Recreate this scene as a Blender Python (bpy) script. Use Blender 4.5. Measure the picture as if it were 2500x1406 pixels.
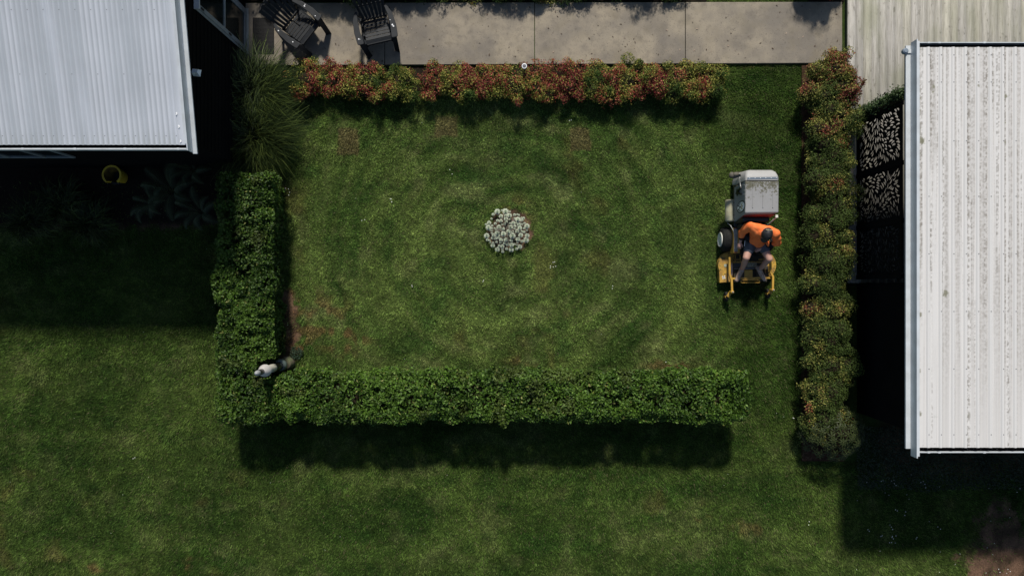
import bpy, bmesh, math, random
import numpy as np
from mathutils import Vector, Matrix
from mathutils.geometry import delaunay_2d_cdt
R = math.radians
random.seed(7); rng = np.random.default_rng(7)
for o in list(bpy.data.objects): bpy.data.objects.remove(o)
S = bpy.context.scene
COL = S.collection

# ---------------------------------------------------------------- camera, sky, sun, exposure
HC, F = 13.3, 1667.0                       # camera height (m), focal length in px of a 2500 px wide frame
cam = bpy.data.cameras.new('camera'); cam.lens = 24.0; cam.sensor_width = 36.0; cam.clip_end = 500; cam.clip_start = .1
co = bpy.data.objects.new('camera', cam); COL.objects.link(co); co.location = (0, 0, HC); S.camera = co
SUN_EL, SUN_AZ = R(43), R(-.4)              # sun stands north (+Y), a little east
w = bpy.data.worlds.new('World'); S.world = w; w.use_nodes = True
nt = w.node_tree; bg = nt.nodes['Background']
sky = nt.nodes.new('ShaderNodeTexSky'); sky.sky_type = 'NISHITA'; sky.sun_disc = False
sky.sun_elevation = SUN_EL; sky.sun_rotation = SUN_AZ
sky.altitude = 0; sky.air_density = 1.0; sky.dust_density = .6; sky.ozone_density = 1.0
nt.links.new(sky.outputs[0], bg.inputs[0]); bg.inputs[1].default_value = .095
sl = bpy.data.lights.new('sun', 'SUN'); sl.energy = 5.0; sl.angle = R(5); sl.color = (1, .955, .89)
so = bpy.data.objects.new('sun', sl); COL.objects.link(so)
sd = Vector((math.sin(SUN_AZ)*math.cos(SUN_EL), math.cos(SUN_AZ)*math.cos(SUN_EL), math.sin(SUN_EL)))
so.rotation_euler = sd.to_track_quat('Z', 'Y').to_euler(); so.location = (0, 20, 20)
S.view_settings.view_transform = 'Standard'; S.view_settings.look = 'None'
S.view_settings.exposure = -.12; S.view_settings.gamma = 1

def P(px, py, h=0.0):
    k = (HC-h)/F
    return Vector(((px-1250)*k, (703-py)*k, h))

# ---------------------------------------------------------------- helpers
def wloc(o):
    v = Vector((0, 0, 0))
    while o is not None:
        v += o.location; o = o.parent
    return v
def tag(o, label=None, cat=None, group=None, kind=None):
    if label: o['label'] = label
    if cat: o['category'] = cat
    if group: o['group'] = group
    if kind: o['kind'] = kind
    return o
def thing(name, label, cat, loc=(0, 0, 0), rz=0, group=None):
    o = bpy.data.objects.new(name, None); COL.objects.link(o); o.empty_display_size = .1
    o.location = loc; o.rotation_euler = (0, 0, rz)
    return tag(o, label, cat, group)
def link(name, me, mats, parent=None, smooth=False):
    if not isinstance(mats, (list, tuple)): mats = [mats]
    for m in mats: me.materials.append(m)
    o = bpy.data.objects.new(name, me); COL.objects.link(o)
    if parent: o.parent = parent
    if smooth:
        me.polygons.foreach_set('use_smooth', [True]*len(me.polygons))
    return o
class MB:
    def __init__(s): s.v = []; s.f = []; s.mi = []; s.m = 0
    def add(s, vs, fs):
        b = len(s.v); s.v += [Vector(v) for v in vs]
        for f in fs: s.f.append([b+i for i in f]); s.mi.append(s.m)
    def box(s, a, b, rot=None, c=None):
        x0, y0, z0 = a; x1, y1, z1 = b
        vs = [Vector(p) for p in ((x0,y0,z0),(x1,y0,z0),(x1,y1,z0),(x0,y1,z0),(x0,y0,z1),(x1,y0,z1),(x1,y1,z1),(x0,y1,z1))]
        if rot is not None:
            c = Vector(c) if c is not None else sum(vs, Vector())/8
            vs = [rot @ (v-c) + c for v in vs]
        s.add(vs, [(0,3,2,1),(4,5,6,7),(0,1,5,4),(1,2,6,5),(2,3,7,6),(3,0,4,7)])
    def hexa(s, p): s.add(p, [(0,3,2,1),(4,5,6,7),(0,1,5,4),(1,2,6,5),(2,3,7,6),(3,0,4,7)])
    def bar(s, a, b, w_, h_, up=(0, 0, 1)):
        a = Vector(a); b = Vector(b); d = (b-a).normalized(); up = Vector(up)
        sx = d.cross(up)
        if sx.length < 1e-4: sx = d.cross(Vector((1, 0, 0)))
        sx.normalize(); u = sx.cross(d).normalized()
        q = [sx*i*w_/2+u*j*h_/2 for i, j in ((-1,-1),(1,-1),(1,1),(-1,1))]
        s.add([a+k for k in q]+[b+k for k in q], [(0,3,2,1),(4,5,6,7),(0,1,5,4),(1,2,6,5),(2,3,7,6),(3,0,4,7)])
    def prism(s, pts, z0, z1):
        n = len(pts)
        vs = [(x, y, z0) for x, y in pts]+[(x, y, z1) for x, y in pts]
        s.add(vs, [list(range(n))[::-1], list(range(n, 2*n))]+[(i, (i+1) % n, n+(i+1) % n, n+i) for i in range(n)])
    def tube(s, pts, rad, n=10, caps=True):
        pts = [Vector(p) for p in pts]
        if not isinstance(rad, (list, tuple)): rad = [rad]*len(pts)
        rings = []; prev = None
        for i, p in enumerate(pts):
            d = (pts[min(i+1, len(pts)-1)]-pts[max(i-1, 0)]).normalized()
            if prev is None:
                a = d.cross(Vector((0, 0, 1)));
                if a.length < .05: a = d.cross(Vector((1, 0, 0)))
            else: a = prev-d*prev.dot(d)
            a.normalize(); prev = a; b = d.cross(a)
            rings.append([p+(a*math.cos(t)+b*math.sin(t))*rad[i] for t in [2*math.pi*k/n for k in range(n)]])
        vs = [v for r in rings for v in r]; fs = []
        for i in range(len(pts)-1):
            for k in range(n): fs.append((i*n+k, i*n+(k+1) % n, (i+1)*n+(k+1) % n, (i+1)*n+k))
        if caps: fs += [list(range(n))[::-1], list(range((len(pts)-1)*n, len(pts)*n))]
        s.add(vs, fs)
    def lathe(s, prof, c=(0, 0, 0), n=28, M=None):
        c = Vector(c); vs = []; fs = []
        for r, z in prof:
            for k in range(n):
                t = 2*math.pi*k/n; v = Vector((r*math.cos(t), r*math.sin(t), z))
                vs.append(c+(M @ v if M is not None else v))
        for i in range(len(prof)-1):
            for k in range(n): fs.append((i*n+k, i*n+(k+1) % n, (i+1)*n+(k+1) % n, (i+1)*n+k))
        fs += [list(range(n))[::-1], list(range((len(prof)-1)*n, len(prof)*n))]
        s.add(vs, fs)
    def ell(s, c, r, n=14, m=8, M=None):
        if not isinstance(r, (list, tuple)): r = (r, r, r)
        vs = []; fs = []; c = Vector(c)
        for i in range(1, m):
            a = math.pi*i/m
            for k in range(n):
                t = 2*math.pi*k/n
                v = Vector((r[0]*math.sin(a)*math.cos(t), r[1]*math.sin(a)*math.sin(t), -r[2]*math.cos(a)))
                vs.append(c+(M @ v if M is not None else v))
        lo = Vector((0, 0, -r[2])); hi = Vector((0, 0, r[2]))
        vs += [c+(M @ lo if M is not None else lo), c+(M @ hi if M is not None else hi)]
        for i in range(m-2):
            for k in range(n): fs.append((i*n+k, i*n+(k+1) % n, (i+1)*n+(k+1) % n, (i+1)*n+k))
        L = len(vs)-2
        for k in range(n):
            fs.append((L, (k+1) % n, k)); fs.append((L+1, (m-2)*n+k, (m-2)*n+(k+1) % n))
        s.add(vs, fs)
    def limb(s, pts, rad, sub=5):
        """overlapping balls along a polyline: raw volume for a remeshed body"""
        for i in range(len(pts)-1):
            a, b = Vector(pts[i]), Vector(pts[i+1]); L = (b-a).length
            n = max(2, int(L/(min(rad[i], rad[i+1])*.35)))
            for k in range(n+1):
                t = k/n; r = rad[i]*(1-t)+rad[i+1]*t
                s.ell(a.lerp(b, t), r, 12, 8)
    def build(s, name, mat, parent=None, smooth=False, bevel=0, local=False, angle=None):
        off = Vector((0, 0, 0)) if (local or parent is None) else wloc(parent)
        me = bpy.data.meshes.new(name)
        me.from_pydata([v-off for v in s.v], [], s.f); me.update()
        me.polygons.foreach_set('material_index', s.mi)
        o = link(name, me, mat, parent, smooth)
        if bevel:
            b = o.modifiers.new('b', 'BEVEL'); b.width = bevel; b.segments = 2; b.limit_method = 'ANGLE'; b.angle_limit = R(35)
        if angle:
            me.polygons.foreach_set('use_smooth', [True]*len(me.polygons))
            try: me.set_sharp_from_angle(angle=R(angle))
            except Exception: pass
        return o
def remeshed(mb, name, mat, parent, voxel=.01, smooth=6, disp=None):
    o = mb.build(name, mat, parent)
    m = o.modifiers.new('r', 'REMESH'); m.mode = 'VOXEL'; m.voxel_size = voxel; m.use_smooth_shade = True
    if smooth:
        q = o.modifiers.new('s', 'SMOOTH'); q.iterations = smooth; q.factor = .5
    dg = bpy.context.evaluated_depsgraph_get()
    me = bpy.data.meshes.new_from_object(o.evaluated_get(dg))
    o.modifiers.clear(); old = o.data; o.data = me; bpy.data.meshes.remove(old)
    if disp:
        n = len(me.vertices); c = np.empty(n*3, np.float32); me.vertices.foreach_get('co', c); c = c.reshape(-1, 3)
        nn = np.empty(n*3, np.float32); me.vertices.foreach_get('normal', nn); nn = nn.reshape(-1, 3)
        d = (vn3(c*disp[1], 5)-.5)*2*disp[0]
        c += nn*d[:, None]; me.vertices.foreach_set('co', c.ravel()); me.update()
    me.polygons.foreach_set('use_smooth', [True]*len(me.polygons))
    return o
# ---- numpy value noise
TAB = rng.random((64, 64, 64)).astype(np.float32)
def vn3(p, seed=0):
    p = np.asarray(p, np.float64)+seed*17.37
    i = np.floor(p).astype(int); f = p-i; f = f*f*(3-2*f); r = 0
    for dx in (0, 1):
        for dy in (0, 1):
            for dz in (0, 1):
                wgt = (f[..., 0] if dx else 1-f[..., 0])*(f[..., 1] if dy else 1-f[..., 1])*(f[..., 2] if dz else 1-f[..., 2])
                r = r+wgt*TAB[(i[..., 0]+dx) & 63, (i[..., 1]+dy) & 63, (i[..., 2]+dz) & 63]
    return r
def vn(x, y, s=1.0, seed=0, oct=1):
    r = 0; a = 1; t = 0
    for k in range(oct):
        r = r+a*vn3(np.stack([x*s*2**k, y*s*2**k, np.full_like(x, .5)], -1), seed+k*3); t += a; a *= .5
    return r/t
def sstep(a, b, x):
    t = np.clip((x-a)/(b-a), 0, 1); return t*t*(3-2*t)
def mix(a, b, t):
    return a*(1-t[..., None])+b*t[..., None]
def C(*c): return np.array(c, np.float64)

def np_mesh(name, verts, faces, mat, parent=None, colors=None, off=None, smooth=False):
    """verts (N,3), faces (M,k)"""
    if off is None and parent is not None: off = np.array(wloc(parent))
    if off is not None: verts = verts-off
    me = bpy.data.meshes.new(name); n = len(verts); m, k = faces.shape
    me.vertices.add(n); me.vertices.foreach_set('co', verts.astype(np.float32).ravel())
    me.loops.add(m*k); me.loops.foreach_set('vertex_index', faces.astype(np.int32).ravel())
    me.polygons.add(m); me.polygons.foreach_set('loop_start', np.arange(0, m*k, k, dtype=np.int32))
    me.polygons.foreach_set('loop_total', np.full(m, k, np.int32))
    if colors is not None:
        a = me.color_attributes.new('Col', 'FLOAT_COLOR', 'POINT')
        c4 = np.ones((n, 4), np.float32); c4[:, :3] = colors; a.data.foreach_set('color', c4.ravel())
    me.update(calc_edges=True)
    return link(name, me, mat, parent, smooth)
def unit(v): return v/np.maximum(np.linalg.norm(v, axis=-1, keepdims=True), 1e-9)
def leaves(name, pos, nrm, L, W, cols, mat, parent=None, fold=.25, direc=None):
    N = len(pos); nrm = unit(nrm)
    t = rng.normal(size=(N, 3)) if direc is None else direc+rng.normal(size=(N, 3))*.15
    t = unit(t-nrm*np.sum(t*nrm, 1, keepdims=True)); s = np.cross(nrm, t)
    L = np.broadcast_to(L, (N,))[:, None]; W = np.broadcast_to(W, (N,))[:, None]
    b = pos-t*L*.5; tip = pos+t*L*.5-nrm*L*.12
    l = pos+s*W*.5+nrm*W*fold-t*L*.05; r = pos-s*W*.5+nrm*W*fold-t*L*.05
    v = np.stack([b, l, tip, r], 1).reshape(-1, 3)
    i = np.arange(N)*4
    f = np.concatenate([np.stack([i, i+2, i+1], 1), np.stack([i, i+3, i+2], 1)])
    return np_mesh(name, v, f, mat, parent, np.repeat(cols, 4, 0))

# ---------------------------------------------------------------- materials
def pmat(name, col, rough=.6, spec=.5, metal=0.0):
    m = bpy.data.materials.new(name); m.use_nodes = True; b = m.node_tree.nodes['Principled BSDF']
    b.inputs['Base Color'].default_value = (*col, 1); b.inputs['Roughness'].default_value = rough
    b.inputs['Specular IOR Level'].default_value = spec; b.inputs['Metallic'].default_value = metal
    return m
def nd(m, t, **k):
    n = m.node_tree.nodes.new(t)
    for a, v in k.items(): setattr(n, a, v)
    return n
def noise_mat(name, c1, c2, scale=5, rough=.6, spec=.4, lo=.35, hi=.65, bump=0, bscale=60, stretch=(1, 1, 1), detail=6, metal=0, c3=None, s3=2, lo3=.5, hi3=.7):
    m = pmat(name, c1, rough, spec, metal); T = m.node_tree; b = T.nodes['Principled BSDF']
    tc = nd(m, 'ShaderNodeNewGeometry'); mp = nd(m, 'ShaderNodeMapping'); mp.inputs['Scale'].default_value = stretch
    T.links.new(tc.outputs['Position'], mp.inputs[0])
    def layer(cin, c, sc, l, h, sd_):
        n = nd(m, 'ShaderNodeTexNoise'); n.inputs['Scale'].default_value = sc; n.inputs['Detail'].default_value = detail
        n.noise_dimensions = '4D'; n.inputs['W'].default_value = sd_
        T.links.new(mp.outputs[0], n.inputs['Vector'])
        r = nd(m, 'ShaderNodeMapRange'); r.inputs[1].default_value = l; r.inputs[2].default_value = h
        T.links.new(n.outputs[0], r.inputs[0])
        x = nd(m, 'ShaderNodeMix', data_type='RGBA'); T.links.new(r.outputs[0], x.inputs[0])
        if cin is None: x.inputs[6].default_value = (*c1, 1)
        else: T.links.new(cin, x.inputs[6])
        x.inputs[7].default_value = (*c, 1); return x.outputs[2]
    out = layer(None, c2, scale, lo, hi, 1)
    if c3 is not None: out = layer(out, c3, s3, lo3, hi3, 4)
    T.links.new(out, b.inputs['Base Color'])
    if bump:
        n = nd(m, 'ShaderNodeTexNoise'); n.inputs['Scale'].default_value = bscale; T.links.new(tc.outputs['Position'], n.inputs['Vector'])
        bu = nd(m, 'ShaderNodeBump'); bu.inputs['Strength'].default_value = bump; bu.inputs['Distance'].default_value = .01
        T.links.new(n.outputs[0], bu.inputs['Height']); T.links.new(bu.outputs[0], b.inputs['Normal'])
    return m
def col_mat(name, rough=.5, spec=.4, trans=0.0, nscale=0, nlo=.7, nhi=1.2):
    m = pmat(name, (.5, .5, .5), rough, spec); T = m.node_tree; b = T.nodes['Principled BSDF']
    a = nd(m, 'ShaderNodeVertexColor', layer_name='Col'); src = a.outputs[0]
    if nscale:
        g = nd(m, 'ShaderNodeNewGeometry'); n = nd(m, 'ShaderNodeTexNoise'); n.inputs['Scale'].default_value = nscale
        n.inputs['Detail'].default_value = 5; T.links.new(g.outputs['Position'], n.inputs['Vector'])
        r = nd(m, 'ShaderNodeMapRange'); r.inputs[1].default_value = .3; r.inputs[2].default_value = .7
        r.inputs[3].default_value = nlo; r.inputs[4].default_value = nhi; T.links.new(n.outputs[0], r.inputs[0])
        vm = nd(m, 'ShaderNodeVectorMath', operation='SCALE'); T.links.new(src, vm.inputs[0]); T.links.new(r.outputs[0], vm.inputs['Scale'])
        src = vm.outputs[0]
    T.links.new(src, b.inputs['Base Color'])
    if trans:
        tr = nd(m, 'ShaderNodeBsdfTranslucent'); T.links.new(src, tr.inputs[0])
        mx = nd(m, 'ShaderNodeMixShader'); mx.inputs[0].default_value = trans
        T.links.new(b.outputs[0], mx.inputs[1]); T.links.new(tr.outputs[0], mx.inputs[2])
        T.links.new(mx.outputs[0], T.nodes['Material Output'].inputs[0])
    return m
M = {}
M['lawn'] = col_mat('lawn_soil', .95, .1, 0, 45, .55, 1.35)
M['blade'] = col_mat('grass_blade', .75, .06, .2)
M['leaf'] = col_mat('glossy_leaf', .5, .2, .15)
M['redleaf'] = col_mat('small_leaf', .6, .12, .12)
M['tussock'] = col_mat('tussock_blade', .5, .22, .06)
M['core'] = noise_mat('twiggy_inside', (.012, .012, .006), (.03, .022, .012), 30, .95, .1)
M['roofL'] = col_mat('corrugated_zinc', .5, .35, 0, 1.1, .92, 1.05)
M['roofR'] = col_mat('trapezoid_sheet', .55, .3)
M['flash'] = noise_mat('painted_flashing', (.56, .59, .6), (.48, .5, .5), 6, .45, .4)
M['screwm'] = pmat('screw_head', (.18, .18, .18), .5)
M['blackwall'] = noise_mat('black_cladding', (.003, .003, .003), (.005, .005, .005), 3, .85, .08)
M['soffit'] = pmat('soffit', (.02, .022, .022), .8)
M['alu'] = noise_mat('grey_aluminium', (.24, .27, .27), (.19, .21, .21), 5, .5, .4)
M['glass'] = pmat('dark_glass', (.006, .010, .009), .08, .5)
M['debris'] = noise_mat('gutter_muck', (.012, .010, .009), (.05, .035, .028), 14, .95, .1, .5, .72)
M['soil'] = noise_mat('red_brown_soil', (.075, .038, .022), (.035, .02, .012), 9, .95, .1, bump=.6, bscale=50, c3=(.14, .085, .055), s3=26, lo3=.56, hi3=.75)
M['darksoil'] = noise_mat('dark_soil', (.022, .016, .010), (.010, .009, .006), 9, .95, .1, bump=.6, bscale=50, c3=(.06, .035, .022), s3=22, lo3=.58, hi3=.72)
M['black'] = pmat('black_plastic', (.012, .013, .013), .45, .4)
M['yellow'] = noise_mat('worn_yellow_paint', (.50, .30, .045), (.30, .17, .04), 9, .5, .4, .4, .62, c3=(.10, .085, .03), s3=22, lo3=.54, hi3=.66)
M['yellowc'] = noise_mat('yellow_paint', (.55, .33, .05), (.42, .24, .04), 8, .45, .4)
M['rubber'] = noise_mat('tyre_rubber', (.012, .012, .012), (.022, .022, .018), 30, .8, .25)
M['rim'] = noise_mat('white_rim', (.85, .84, .76), (.62, .6, .5), 14, .5)
M['steel'] = pmat('worn_steel', (.34, .34, .32), .4, .5, .3)
M['darksteel'] = noise_mat('greasy_steel', (.03, .028, .022), (.07, .05, .02), 20, .6)

# ---------------------------------------------------------------- ground
PATH_Y0, PATH_Y1 = P(0, 159).y, P(0, 9).y
WX, WY = P(600, 0).x, P(0, 410).y           # east and south walls of the left house
DECKX = P(2070, 0, .11).x
BEDX = P(1957, 0).x
def lawn_colour(x, y):
    wx = x+.35*(vn(x, y, 1.1, 201, 2)-.5); wy_ = y+.35*(vn(x, y, 1.1, 207, 2)-.5)
    cx, cy = P(1235, 600).x, P(1235, 600).y
    r = np.hypot(wx-cx, (wy_-cy)*1.1); th = np.arctan2(wy_-cy, wx-cx)
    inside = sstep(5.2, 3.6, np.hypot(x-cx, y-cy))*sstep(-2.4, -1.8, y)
    ring3 = lambda a, b, sd: vn3(np.stack([r*a, np.cos(th)*b+7, np.sin(th)*b+7], -1), sd)
    st = vn(wx*.55+wy_*.12, wy_*2.1, 1, 41, 3)
    sf = vn(wx*1.3+wy_*.2, wy_*6.5, 1, 43, 2)
    big = vn(wx, wy_, .75, 1, 4)
    a1 = (ring3(4.2, 1.8, 31)*.5+ring3(9.5, 3.0, 37)*.5)*inside+(st*.65+sf*.35)*(1-inside)
    m = .5*big+.5*a1
    g = mix(np.broadcast_to(C(.044, .084, .017), x.shape+(3,)).copy(), C(.096, .140, .034), sstep(.30, .68, m))
    g = mix(g, C(.150, .170, .066), sstep(.50, .70, .72*vn(wx, wy_, 2.7, 19, 4)+.28*a1)*.5)
    g = mix(g, C(.022, .058, .012), sstep(.52, .72, .85*vn(wx*1.0, wy_*1.5, 2.6, 9, 4)+.15*(1-a1))*.5)
    g = g*(.72+.56*vn(wx, wy_*1.4, 5.5, 77, 3))[..., None]
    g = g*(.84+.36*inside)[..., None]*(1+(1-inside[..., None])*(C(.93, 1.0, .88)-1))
    g = g*(1+.17*(.5+.5*np.sin(r*8.8)-.5)*inside*sstep(.3, .6, vn(x, y, .8, 49)))[..., None]
    lane = sstep(P(1780, 0).x, P(1830, 0).x, x)*sstep(5.4, 5.0, y)*sstep(-3.5, -2.5, y)
    g = mix(g, g*C(.66, .72, .64), lane*.8)
    # dry clippings and thin reddish spots
    g = mix(g, C(.15, .10, .04), sstep(.62, .76, vn(x, y, 1.9, 51, 3))*.3*sstep(.5, .7, vn(x, y, .5, 55)))
    for px, py, rx, ry, a in ((780, 780, 1.0, .8, .45), (850, 830, .7, .45, .5), (720, 850, .35, .5, .8), (715, 740, .3, .5, .7),
                              (1640, 890, .8, .2, .5), (1300, 880, .8, .15, .4), (915, 1330, .35, .12, .5), (1720, 1265, .3, .12, .4),
                              (230, 1385, .3, .15, .5), (460, 1375, .2, .2, .5), (1260, 520, .55, .5, .3), (700, 445, .25, .35, .6), (1840, 160, .4, .07, .7), (1840, 690, .3, .5, .3), (1830, 1290, .6, .3, .25)):
        q = P(px, py); d = np.hypot((x-q.x)/rx, (y-q.y)/ry)
        n = vn(x, y, 5.5, 61, 3)
        g = mix(g, C(.17, .09, .045), sstep(1.0, .2, d)*sstep(.46, .66, n)*min(1, a*1.25))
    for px, py, wd, hg in ((1088, 308, .22, .2), (850, 345, .2, .25), (1417, 340, .2, .22)):
        q = P(px, py); n = (vn(x, y, 7, 71, 2)-.5)*.12
        d = np.maximum(np.abs(x-q.x)/wd, np.abs(y-q.y)/hg)+n*3
        g = mix(g, C(.15, .11, .055), sstep(1.08, .9, d)*.62)
    return g
def bare(x, y):
    """1 where soil shows instead of grass"""
    n = vn(x, y, 5, 81, 3)-.5
    b = np.zeros_like(x)
    q = P(2455, 1380); b = np.maximum(b, sstep(1.1, .7, np.hypot((x-q.x)/.85, (y-q.y)/1.3)+n*1.1))
    q = P(702, 800); b = np.maximum(b, .9*sstep(1.1, .6, np.hypot((x-q.x)/.22, (y-q.y)/1.0)+n*2.6))
    q = P(1246, 556); b = np.maximum(b, sstep(1.02, .85, np.hypot((x-q.x)/.45, (y-q.y)/.42)+n*1.2))
    q = P(790, 800); b = np.maximum(b, .20*sstep(.60, .72, vn(x, y, 4.5, 83, 3))*sstep(1.1, .7, np.hypot((x-q.x)/1.1, (y-q.y)/.8)+n*1.2))
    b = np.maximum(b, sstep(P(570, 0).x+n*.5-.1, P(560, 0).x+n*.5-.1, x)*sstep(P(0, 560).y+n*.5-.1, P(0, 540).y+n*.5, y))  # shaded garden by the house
    b = np.maximum(b, sstep(P(2140, 0).x+n*.3, P(2170, 0).x+n*.3, x)*sstep(P(0, 1180).y, P(0, 1150).y, y+n*.4)*.7)
    return b
gx = np.concatenate([[-160, -60, -25], np.arange(-13, 13.01, .05), [25, 60, 160]])
gy = np.concatenate([[-160, -60, -20], np.arange(-7.5, 7.51, .05), [20, 60, 160]])
X, Y = np.meshgrid(gx, gy); nx, ny = len(gx), len(gy)
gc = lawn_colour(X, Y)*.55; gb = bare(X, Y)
soilc = mix(np.broadcast_to(C(.15, .088, .055), X.shape+(3,)).copy(), C(.045, .03, .018), sstep(.3, .7, vn(X, Y, 5, 91, 4)))
q = P(2455, 1380)
gc = mix(gc, soilc, gb)
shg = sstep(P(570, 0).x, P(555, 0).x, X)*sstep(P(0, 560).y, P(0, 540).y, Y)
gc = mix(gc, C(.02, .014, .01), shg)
Z = (vn(X, Y, 1.2, 95, 2)-.5)*.03-.015
idx = (np.arange(ny-1)[:, None]*nx+np.arange(nx-1)[None, :]).ravel()
fc = np.stack([idx, idx+1, idx+1+nx, idx+nx], 1)
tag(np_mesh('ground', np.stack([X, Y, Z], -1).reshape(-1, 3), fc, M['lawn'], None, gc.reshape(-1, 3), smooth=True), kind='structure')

# grass blades
N = 1500000
bx = rng.uniform(-10.4, 10.4, N); by = rng.uniform(-6.0, 6.9, N)
edge_ = .035*vn(bx, by, 9, 301, 2)*(bx > P(1768, 0).x)
keep = ~((by > PATH_Y0-.02+edge_) & (by < PATH_Y1+.02)) & ~((bx < WX+.25) & (by > WY-.3)) & ~((bx > BEDX+.03) & (by > P(0, 1128).y)) 
keep &= ~((by > PATH_Y1) & ((bx < P(1725, 0).x) | (bx > P(1965, 0).x)))
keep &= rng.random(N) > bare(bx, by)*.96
for (x0, x1, y0, y1) in ((-5.6, 4.05, -2.3, -1.6), (-5.6, -4.8, -2.3, 2.0), (P(715, 0).x, P(1765, 0).x, P(0, 228).y, PATH_Y0)):
    keep &= ~((bx > x0) & (bx < x1) & (by > y0) & (by < y1))
bx, by = bx[keep], by[keep]; N = len(bx)
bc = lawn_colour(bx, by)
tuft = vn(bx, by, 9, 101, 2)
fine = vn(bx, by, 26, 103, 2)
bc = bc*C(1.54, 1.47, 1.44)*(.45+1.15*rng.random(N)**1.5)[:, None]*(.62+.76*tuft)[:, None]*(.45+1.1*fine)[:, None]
dry = rng.random(N) < .05; bc[dry] = C(.16, .14, .075)*(.6+.6*rng.random(dry.sum()))[:, None]
ang = rng.uniform(0, 2*np.pi, N); ln = rng.uniform(.028, .068, N)*(.7+.6*tuft); lean = rng.uniform(.35, 1.25, N)
flow = vn(bx, by, .9, 111)*6.28*1.6
ang = np.where(rng.random(N) < .45, flow+rng.normal(0, .5, N), ang)
wd = rng.uniform(.0032, .007, N)
bz = (vn(bx, by, 1.2, 95, 2)-.5)*.03-.018
dxy = np.stack([np.cos(ang), np.sin(ang)], 1); sxy = np.stack([-np.sin(ang), np.cos(ang)], 1)
b0 = np.stack([bx, by, bz], 1); sv = np.concatenate([sxy*wd[:, None], np.zeros((N, 1))], 1)
tp = b0+np.concatenate([dxy*(ln*np.sin(lean))[:, None], (ln*np.cos(lean)+.008)[:, None]], 1)
v = np.stack([b0-sv, b0+sv, tp], 1).reshape(-1, 3)
tag(np_mesh('grass', v, np.arange(N*3).reshape(-1, 3), M['blade'], None, np.repeat(bc, 3, 0)),
    'short mown green lawn grass with darker and paler patches', 'grass', kind='stuff')

# daisies and litter
mb = MB()
spots = [(1352, 645), (1356, 652), (1349, 655), (958, 490), (955, 488), (1175, 690), (2260, 1185), (2250, 1175), (2180, 1176), (2152, 1172), (2182, 1181), (2120, 1290), (2146, 1310), (2180, 1310), (2182, 1305), (2232, 1312), (2173, 1285), (2175, 1320), (2205, 1250), (2190, 1243), (1978, 1276), (2440, 1390), (2463, 1388), (2290, 1285), (2482, 1195), (1010, 700), (890, 540), (700, 460), (706, 476), (1620, 880), (1560, 1000), (1940, 1024), (1396, 300), (1500, 700), (330, 1120), (1100, 420)]
for a, b in spots:
    for k in range(2):
        q = P(a+random.uniform(-6, 6), b+random.uniform(-6, 6)); mb.lathe([(.001, .03), (.009, .034), (.004, .038)], q, 7)
for k in range(28):
    q = P(random.uniform(2080, 2480), random.uniform(1150, 1400)); mb.lathe([(.001, .03), (.007, .034), (.003, .038)], q, 6)
for k in range(34):
    q = P(random.uniform(20, 1950), random.uniform(280, 1400)); mb.lathe([(.001, .03), (.005, .034), (.002, .038)], q, 6)
tag(mb.build('daisies', pmat('daisy_white', (.7, .7, .62), .7)), 'tiny white daisies dotted over the lawn', 'flowers', kind='stuff')

# ---------------------------------------------------------------- concrete path
def concrete():
    m = noise_mat('concrete', (.315, .268, .195), (.20, .175, .14), 1.5, .85, .25, .40, .62, bump=.25, bscale=90, c3=(.16, .14, .115), s3=1.7, lo3=.52, hi3=.75)
    T = m.node_tree; b = T.nodes['Principled BSDF']; src = b.inputs['Base Color'].links[0].from_socket
    g = nd(m, 'ShaderNodeNewGeometry')
    for sc, lo, hi, c, wv in ((7, .50, .72, (.15, .13, .105, 1), 17), (38, .58, .72, (.07, .06, .05, 1), 3), (130, .5, .8, (.12, .10, .08, 1), 6), (3.2, .52, .7, (.20, .17, .12, 1), 9)):
        n = nd(m, 'ShaderNodeTexNoise', noise_dimensions='4D'); n.inputs['Scale'].default_value = sc; n.inputs['Detail'].default_value = 4; n.inputs['W'].default_value = wv
        T.links.new(g.outputs['Position'], n.inputs['Vector'])
        r = nd(m, 'ShaderNodeMapRange'); r.inputs[1].default_value = lo; r.inputs[2].default_value = hi; r.inputs[4].default_value = .6
        T.links.new(n.outputs[0], r.inputs[0]); x = nd(m, 'ShaderNodeMix', data_type='RGBA')
        T.links.new(r.outputs[0], x.inputs[0]); T.links.new(src, x.inputs[6]); x.inputs[7].default_value = c; src = x.outputs[2]
    T.links.new(src, b.inputs['Base Color']); return m
M['concrete'] = concrete()
mb = MB(); joints = [WX+.005, P(940, 0).x, P(1305, 0).x, P(1672, 0).x, DECKX-.07]
tilt = .004
for a, b in zip(joints[:-1], joints[1:]):
    j = .006
    mb.hexa([(a+j, PATH_Y0+a*tilt, -.08), (b-j, PATH_Y0+b*tilt, -.08), (b-j, PATH_Y1+b*.002, -.08), (a+j, PATH_Y1+a*.002, -.08),
             (a+j, PATH_Y0+a*tilt, .045), (b-j, PATH_Y0+b*tilt, .045), (b-j, PATH_Y1+b*.002, .045), (a+j, PATH_Y1+a*.002, .045)])
tag(mb.build('path', M['concrete'], bevel=.006), kind='structure')
mb = MB()
for k in range(170):
    px, py = random.uniform(640, 2050), 12+145*random.random()**(.55 if random.random() < .6 else 1.6)
    q = P(px, py, .05); a = random.uniform(0, 6.28); L = random.uniform(.007, .03); W_ = L*random.uniform(.25, .5)
    d = Vector((math.cos(a), math.sin(a), 0)); s_ = Vector((-d.y, d.x, .3)); mb.m = random.choice((0, 0, 1))
    mb.add([q-d*L, q+s_*W_, q+d*L+Vector((0, 0, .004)), q-s_*W_+Vector((0, 0, .01))], [(0, 1, 2, 3)])
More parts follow.
